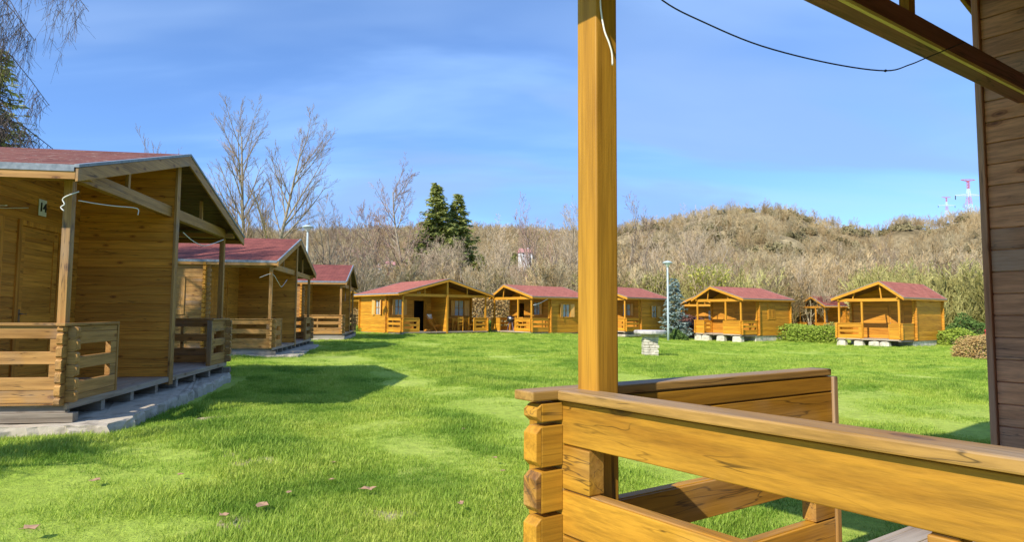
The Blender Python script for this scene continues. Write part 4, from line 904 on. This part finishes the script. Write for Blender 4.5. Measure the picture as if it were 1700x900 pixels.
spruce('conifer_tree', 41, top_h(-15, 85, 20), 2.9, M_spruce, on_lawn(-24, 20), 'dark conifer at the left edge above the roof of cabin 14', dens=2.6, leaf=.12, gap=.1, irregular=.35)
spruce('conifer_tree', 43, 5.4, 1.1, M_olive, on_lawn(1533, 62), 'yellow green conifer behind the roof of the rightmost golden cabin', leaf=.2, irregular=.3)
spruce('conifer_tree', 44, 6.2, 1.2, M_olive, on_lawn(1598, 66), 'yellow green conifer between the rightmost cabin and the near wall', leaf=.2, irregular=.3)
# weeping birch hanging into the top left corner
rng = random.Random(77); tr, cr = MB(), MB(); lb_ = MB()
bx_, by_ = on_lawn(-215, 15.5)[:2]
tr.tube([(0, 0, -.2), (.2, 0, 3), (.1, .2, 6.5), (.3, .1, 10), (.5, .1, 12.5)], [.28, .23, .17, .1, .04], 8)
for i in range(22):
    a = rng.uniform(-1.3, 1.4); z = rng.uniform(5.8, 11); L = rng.uniform(2.2, 4.3); pts = []; b1, b2 = rng.uniform(-.3, .3), rng.uniform(.6, 1.6)
    for k in range(7): f = k/6; pts.append((math.cos(a+b1*f)*L*f+.15, math.sin(a+b1*f)*L*f, z+b2*f-(b2+1.2)*f*f*f+rng.gauss(0, .05)))
    cr.tube(pts, [.022*(1-.85*k/6)+.005 for k in range(7)], 5, cap=False)
    for _ in range(52):
        f = rng.uniform(.25, 1); q = min(int(f*6), 5); p = Vector(pts[q]).lerp(Vector(pts[q+1]), f*6-q); LL = rng.uniform(1.0, 2.8)*(1.2-.4*f); dx, dy = rng.gauss(-.22, .12), rng.gauss(0, .1); tw = []
        for k in range(7): g_ = k/6; tw.append((p.x+dx*LL*g_*1.2+rng.gauss(0, .02), p.y+dy*LL*g_+rng.gauss(0, .02), p.z-LL*g_*(.35+.65*g_)))
        cr.tube(tw, [.0065*(1-.6*k/6) for k in range(7)], 3, cap=False)
        for _ in range(9):
            k = rng.randint(1, 5); b = Vector(tw[k]); e = b+Vector((rng.gauss(0, .14), rng.gauss(0, .14), -rng.uniform(.1, .45))); cr.tube([b, (b+e)/2+Vector((rng.gauss(0, .03), 0, 0)), e], [.0045, .0038, .003], 3, cap=False)
r = empty('weeping_birch', (bx_, by_, GZ)); tag(r, 'weeping birch whose dark twigs hang into the top left corner', 'tree'); tr.build('trunk', M_barkpale, r, smooth=True); cr.build('crown', M_twigdark, r)
# tree out of frame at the left whose shade falls across the near lawn
bare_tree('bare_tree', 51, 6.5, .24, (M_bark, M_twigdark), lean=(.05, 0), label='bare tree standing just outside the left edge before cabin 14', group=TG, loc=(-8.5, 3.3, GZ), kids=(16, 8, 7, 4), ang=.8, up=.06, lenf=.5, start=.3)
spruce('conifer_tree', 61, 3.9, 1.5, M_spruce, (-7.9, 3.5, GZ), 'young dark conifer standing just outside the left edge before cabin 14', dens=1.3, leaf=.12)
# belt of bare trees beyond the cabins
protos = []
for i, (sd_, h, mt, st, kk) in enumerate(((101, 9, (M_barkpale, M_twigpale), 3, (8, 7, 5, 3)), (102, 8, (M_bark, M_twig), 2, (9, 7, 5, 3)), (103, 10, (M_barkpale, M_twigpale), 2, (10, 6, 5, 3)), (104, 7, (M_bark, M_twigpale), 4, (7, 6, 5, 3)), (105, 9, (M_bark, M_twigred), 2, (9, 7, 5, 3)))):
    protos.append((h, bare_tree('bare_tree', sd_, h, .11, mt, maxlev=4, stems=st, loc=(0, 0, GZ), kids=kk, ang=.65, up=.12, lenf=.48, wig=.09, start=.18, sides=(5, 4, 3, 3, 3)), False))
belt = [(540, 70, 348, 1, 'behind the third cabin of the left row'), (575, 75, 352, 4, 'behind the gap before cabin 13'), (600, 66, 400, 2, 'above the left eave of cabin 13'), (818, 72, 400, 3, 'between the spruces and the cabin with the grill'),
 (845, 80, 372, 0, 'left of the pink roofed house'), (893, 78, 345, 4, 'right of the pink roofed house'), (925, 80, 350, 0, 'above the roof of the grill cabin'), (950, 84, 358, 2, 'just left of the near porch post'),
 (1046, 85, 347, 1, 'just right of the near porch post'), (1075, 80, 388, 0, 'behind the lamp post'), (1140, 84, 372, 2, 'right of the blue spruce'), (1163, 86, 352, 0, 'pale and many stemmed above the willow'), (1185, 80, 378, 3, 'behind the yellow willow'),
 (1230, 74, 420, 1, 'above the second golden cabin from the right'), (1290, 70, 432, 3, 'behind the roof end of the second golden cabin from the right'), (1345, 62, 428, 0, 'above the hedge between the right hand cabins'), (1375, 60, 440, 2, 'left of the rightmost golden cabin'),
 (1440, 70, 410, 3, 'above the gable of the rightmost golden cabin'), (1480, 72, 405, 1, 'above the roof of the rightmost golden cabin'), (1560, 60, 420, 0, 'right of the rightmost golden cabin roof'), (1585, 52, 450, 3, 'pale and leaning right of the rightmost cabin'),
 (1612, 54, 418, 0, 'left of the near cabin wall'), (1635, 52, 440, 2, 'closest to the near cabin wall'), (510, 62, 400, 3, 'behind the lamp of the left row'), (790, 68, 412, 3, 'low right of the spruces'), (870, 64, 432, 1, 'low behind the grill cabin')]
kinds = ['pale many stemmed', 'brown twigged', 'pale upright', 'low bushy', 'reddish twigged']; used = set()
for j, (u, d, vt, k, wh) in enumerate(belt):
    h, pr, _ = protos[k]; p = plant(u, d); sc = max(.5, (at(u, vt, d)[2]-p[2])/h)
    if k in used: o = dup(pr, p, j*1.7, sc)
    else: o = pr; o.location = Vector(p)*S; o.rotation_euler[2] = j*1.7; o.scale = (sc,)*3; used.add(k)
    tag(o, f'{kinds[k]} bare tree {wh}' if not wh.startswith('pale') else f'bare tree, {wh}', 'tree', TG)
# ------------------------------------------------------------------ shrubs and hedges
def willow(name, seed, u, d, h, mat, label, n=380):
    rng = random.Random(seed); m = MB(); t = MB()
    for _ in range(n):
        a = rng.uniform(0, 6.283); r0 = rng.uniform(0, .5); sp_ = rng.uniform(.05, .32); hh = h*rng.uniform(.5, 1); pts = [(r0*math.cos(a)+hh*sp_*f*math.cos(a)+rng.gauss(0, .05), r0*math.sin(a)+hh*sp_*f*math.sin(a), hh*f) for f in (0, .35, .7, 1)]
        t.tube(pts, [.03, .02, .014, .006], 3, cap=False)
        for _ in range(16):
            f = rng.uniform(.25, 1)*3; q = min(int(f), 2); p = Vector(pts[q]).lerp(Vector(pts[q+1]), f-q)+Vector((rng.gauss(0, .1), rng.gauss(0, .1), rng.gauss(0, .1))); u_ = Vector((rng.gauss(0, .6), rng.gauss(0, .6), 1)).normalized(); w_ = u_.orthogonal().normalized()*.035; k = len(m.v)
            w_ = w_*1.9; m.v += [tuple(p-w_), tuple(p+u_*.17), tuple(p+w_), tuple(p-u_*.17)]; m.f.append((k, k+1, k+2, k+3))
    r = empty(name, on_lawn(u, d)); tag(r, label, 'shrub'); t.build('stems', M_twigpale, r); m.build('leaves', mat, r)
willow('willow_shrub', 1, 1180, 60, 6.9, M_willow, 'bright yellow green willow behind the second golden cabin from the right', 620)
willow('willow_shrub', 2, 1215, 66, 5.0, M_olive, 'olive budding shrub right of the bright yellow green willow', 260)
willow('willow_shrub', 3, 1092, 66, 6.4, M_olive, 'olive budding thicket behind the lamp post', 420)
willow('willow_shrub', 4, 1052, 68, 5.2, M_olive, 'olive budding thicket right of the near porch post', 300)
willow('willow_shrub', 5, 920, 66, 4.4, M_olive, 'light green budding shrub above the roof of the grill cabin', 260)
willow('willow_shrub', 6, 1508, 64, 4.7, M_willow, 'yellow budding shrub above the roof end of the rightmost golden cabin', 200)
willow('willow_shrub', 7, 1622, 60, 5.6, M_olive, 'olive budding thicket next to the near cabin wall', 300)
bush('hedge', 1, (1.9, 2.6, 1.15), M_hedge, on_lawn(1352, 46.5), 'clipped bright green hedge between the two right hand golden cabins', 9000, .11, .75, -.5, cat='hedge', lump=.05)
bush('hedge', 2, (2.2, 1.2, 1.25), M_hedge, on_lawn(1315, 47.5), 'bright green hedge against the end wall of the second golden cabin from the right', 5000, .11, .7, -.5, cat='hedge', lump=.05)
bush('bush', 3, (1.4, 1.2, 1.1), M_hedge, on_lawn(1588, 41.5), 'bright green bush right of the rightmost golden cabin', 5000, .1, .3, lump=.1)
bush('bush', 4, (1.9, 1.2, 1.9), M_yew, on_lawn(1605, 46), 'dark green shrub behind the bright green bush', 4500, .13, .0)
bush('bush', 5, (1.25, 1.1, 1.08), M_brownbush, on_lawn(1636, 28), 'rusty brown rounded bush close to the near cabin wall', 9000, .06, .25, lump=.07)
bush('bush', 6, (.75, .6, .75), M_yew, on_lawn(1124, 46.8), 'low dark green shrub at the foot of the blue spruce', 2500, .1, .0)
bush('bush', 7, (1.5, .9, 1.9), M_redleaf, on_lawn(1143, 53.5), 'dull red bush between the blue spruce and the next golden cabin', 5000, .12, .1)
bush('hedge', 8, (3.6, 1.0, 2.9), M_brownbush, on_lawn(797, 56), 'tall brown leafy hedge in the gap right of cabin 13', 9000, .13, .6, lump=.1, cat='hedge')
bush('bush', 9, (1.2, .9, 1.6), M_brownbush, on_lawn(592, 52), 'brown bush in the gap left of cabin 13', 3500, .11, .2)
bush('bush', 10, (1.5, .9, .5), M_hedge, on_lawn(596, 49), 'low green clump left of cabin 13', 2500, .1, .2)
bush('bush', 11, (1.3, .8, .8), M_hedge, on_lawn(800, 53.), 'low green clump in the gap right of cabin 13', 2500, .1, .2)
bush('bush', 12, (2.6, 1., 1.3), M_olive, on_lawn(1398, 52), 'olive green bush left of the rightmost golden cabin', 4500, .12, .2)
# ------------------------------------------------------------------ woodland on the slopes
rs = np.random.RandomState(5)
va = [twig_mesh(200+i, 6.5, 3, (M_wood_far, M_wood_far2)[i % 2], stems=3, kids=(7, 6, 5), ang=.7, up=.12, lenf=.5, start=.15, wig=.1) for i in range(6)]
def polar(n, r0, r1, a0, a1, pw=1.): r = r0*(r1/r0)**(rs.rand(n)**pw); a = a0+(a1-a0)*rs.rand(n); return r, a, r*np.sin(a), r*np.cos(a)
r, a, x, y = polar(12000, 68, 540, -.80, .82, 1.0); z = hill_z(x, y); z = np.where(r < 76, GZ, z)
crest = np.interp(a, CR_AZ, CR_R); nz2 = _nz(x*1.7, y*1.7)
open_ = (a > .17) & (r > 130) & (r < 232) & (nz2 > .1)          # grassy clearings on the right hill
ok = (r < crest+18) & ~(open_ & (rs.rand(len(r)) < .9)) & ~((a > .15) & (r > 125) & (rs.rand(len(r)) < .12))
x, y, z, r = x[ok], y[ok], z[ok], r[ok]; sc = (.7+.5*rs.rand(len(x)))*np.where(r > 300, 1.2, 1)*np.where((a[ok] > .15) & (r > 110), .66, 1)
for hu, hd, hw in ((872, 152, .016), (626, 112, .012), (648, 127, .012)): # glades in front of the houses
    aa = math.atan((hu-850)/1035); cut = (np.abs(a[ok]-aa) < hw) & (r < hd) & (r > 60); sc = np.where(cut, .45, sc)
scatter('woodland', np.stack([x, y, z], 1), sc, va, tilt=.08)
vc = [twig_mesh(300+i, 5.5, 3, M_olivetwig, stems=4, kids=(8, 6, 5), ang=.6, up=.14, lenf=.5, start=.12, wig=.1) for i in range(3)]
r_, a_, x_, y_ = polar(420, 66, 105, .13, .40); r2_, a2_, x2_, y2_ = polar(200, 60, 85, .52, .70)
x_ = np.concatenate([x_, x2_]); y_ = np.concatenate([y_, y2_]); z_ = np.where(np.hypot(x_, y_) < 76, GZ-.4, hill_z(x_, y_)); scatter('thicket', np.stack([x_, y_, z_], 1), .7+.5*rs.rand(len(x_)), vc, tilt=.08, seed=13)
vb = []
for i in range(3):
    o = bush('source', 60+i, (1.1, 1.1, 1.0), M_scrub, (0, 0, 0), None, 500, .22, .1, lump=.3); lv = [c for c in o.children if c.name.startswith('leaves')][0]
    for c in list(o.children):
        if c is not lv: bpy.data.objects.remove(c)
    lv.parent = None; bpy.data.objects.remove(o); vb.append(lv)
r, a, x, y = polar(1500, 100, 250, .12, .82); z = hill_z(x, y); k = _nz(x*1.3+9, y*1.3) > -.1
scatter('scrub', np.stack([x[k], y[k], z[k]], 1), (.8+1.*rs.rand(k.sum())), vb, seed=3)
# ------------------------------------------------------------------ grass
def tuft(seed, mat, n=26, rad=.10, hh=.062, w=.0034):
    rng = random.Random(seed); m = MB()
    for _ in range(n):
        a = rng.uniform(0, 6.283); rr = rad*math.sqrt(rng.random()); x, y = rr*math.cos(a), rr*math.sin(a); h = hh*rng.uniform(.45, 1.25); l_ = rng.uniform(.1, .75)*h; b = rng.uniform(0, 6.283); dx, dy = math.cos(b)*l_, math.sin(b)*l_
        px, py = -math.sin(b)*w, math.cos(b)*w; k = len(m.v)
        m.v += [(x-px, y-py, 0), (x+px, y+py, 0), (x+px*.8+dx*.35, y+py*.8+dy*.35, h*.6), (x-px*.8+dx*.35, y-py*.8+dy*.35, h*.6), (x+dx, y+dy, h)]; m.f += [(k, k+1, k+2, k+3), (k+3, k+2, k+4)]
    return m.build('source', mat)
M_g1 = leafmat('fresh grass blade', (.31, .45, .045), (.52, .62, .11), .35, rough=.55, patch=.9); M_g2 = leafmat('yellow green grass blade', (.40, .52, .07), (.64, .68, .18), .35, rough=.55, patch=.9); M_g3 = leafmat('dark grass blade', (.19, .32, .025), (.35, .48, .06), .35, rough=.55, patch=.9)
tv = [tuft(i, (M_g1, M_g2, M_g1, M_g3)[i % 4], hh=(.065, .055, .09, .075)[i % 4]) for i in range(8)]
n = 260000; r = 2.6*(52/2.6)**(rs.rand(n)**.75); a = -.86+1.72*rs.rand(n); x, y = r*np.sin(a), r*np.cos(a)
def inside(pose, xa, xb, ya, yb):
    X, Y, th, _ = pose; c, s_ = math.cos(th), math.sin(th); lx = (x-X)*c+(y-Y)*s_; ly = -(x-X)*s_+(y-Y)*c; return (lx > xa) & (lx < xb) & (ly > ya) & (ly < yb)
bad = inside(p14, -3.45, 3.4, -.62, 8) | inside(p2, -3.9, 3.9, -.62, 8) | inside((3.574, 4.608, 3.722, 0), -4.1, 4.1, 0, 7)
patch = _nz(x*9, y*9); bare = np.zeros(n, bool); sp_ = [(-3.18, 6.66, .34), (-2.93, 5.74, .30), (-3.4, 5.95, .22), (-.99, 7.01, .26), (.1, 7.2, .2), (-.96, 4.9, .22), (2.27, 10.1, .3), (-2.12, 4.7, .26), (-2.52, 6.36, .3), (-4.2, 8.9, .3), (-1.6, 9.5, .3), (-2.6, 4.6, .2)]
for cx, cy, cr_ in sp_: bare |= np.hypot((x-cx)*.6, y-cy)+.07*np.sin(x*17+y*11) < cr_*.8
m = MB(); rg = random.Random(6)
for cx, cy, cr_ in sp_:
    k = len(m.v); m.v.append((cx, cy, float(lawn_z(np.array(cx), np.array(cy)))+.012)); nn = 22
    for ring in (.55, 1.):
        for i in range(nn): t = 6.283*i/nn; q = cr_*ring*(1+.25*math.sin(3*t+cx)+rg.uniform(-.15, .15)); px_, py_ = cx+q*1.6*math.cos(t), cy+q*math.sin(t); m.v.append((px_, py_, float(lawn_z(np.array(px_), np.array(py_)))+(.010 if ring < 1 else -.006)))
    for i in range(nn): j_ = (i+1) % nn; m.f += [(k, k+1+i, k+1+j_), (k+1+i, k+1+nn+i, k+1+nn+j_, k+1+j_)]
M_soil = noisy('dry bare soil with dead grass', (.20, .14, .08), (.50, .42, .26), 12, .95, .6, 9)
tag(m.build('bare_soil', M_soil, smooth=True), kind='stuff')
ok = ~bad & ~(bare & (rs.rand(n) < .72)); x, y, r, patch = x[ok], y[ok], r[ok], patch[ok]
big = np.sin(x*2.3+1.1*np.sin(y*1.9))*np.sin(y*2.1+.9*np.sin(x*1.7)); sc = (.5+.5*rs.rand(len(x)))*(1+.18*patch)*(1+.30*big)*(1+.012*np.maximum(r-6, 0)); e14 = (np.abs(x+4.9) < 1.) & (y > 6) & (y < 9)
scatter('grass', np.stack([x, y, lawn_z(x, y)-.005], 1), sc, tv, tilt=.15, seed=9)
# ------------------------------------------------------------------ dead leaves on the lawn
M_dead = leafmat('dry brown leaf', (.36, .19, .10), (.52, .34, .22), .2)
leaves = [(613, 813, .13, 'largest, curled pale brown'), (437, 838, .10, 'pinkish heart shaped'), (46, 878, .11, 'pointed tan'), (370, 855, .07, 'small crumpled'), (500, 683, .0, ''), (765, 835, .06, 'small golden'), (160, 798, .09, 'flat brown'), (300, 788, .06, 'little tan'), (770, 712, .05, 'small pink'), (822, 760, .06, 'small tan'), (553, 768, .05, 'tiny pale'), (835, 782, .05, 'tiny brown'), (552, 796, .05, 'pale'), (480, 817, .05, 'light')]
j = 0
for u, v, s_, wd in leaves:
    if not s_: continue
    rr = ray(u, v); p = rr*((GZ+.045)/rr.z); rng = random.Random(u); m = MB(); n_ = 9; m.v.append((0, 0, 0))
    for i in range(n_): t = 2*math.pi*i/n_; q = s_*(1+.35*math.cos(t*1.0)+(.28 if i % 2 else -.18)); m.v.append((q*math.cos(t), q*math.sin(t)*.75, s_*.35*rng.uniform(-.1, 1)))
    for i in range(n_): m.f.append((0, 1+i, 1+(i+1) % n_))
    s_ *= 1; m.v = [tuple(q*.5 for q in v_) for v_ in m.v]; o = m.build('dead_leaf', M_dead, loc=tuple(p), rz=rng.uniform(0, 6)); md = o.modifiers.new('thickness', 'SOLIDIFY'); md.thickness = .002
    tag(o, f'{wd} dead leaf on the grass, '+('near the bottom left corner' if u < 240 else 'left of the largest leaf' if u < 560 else 'left of the near railing'), 'leaf', 'dead leaves on the lawn')
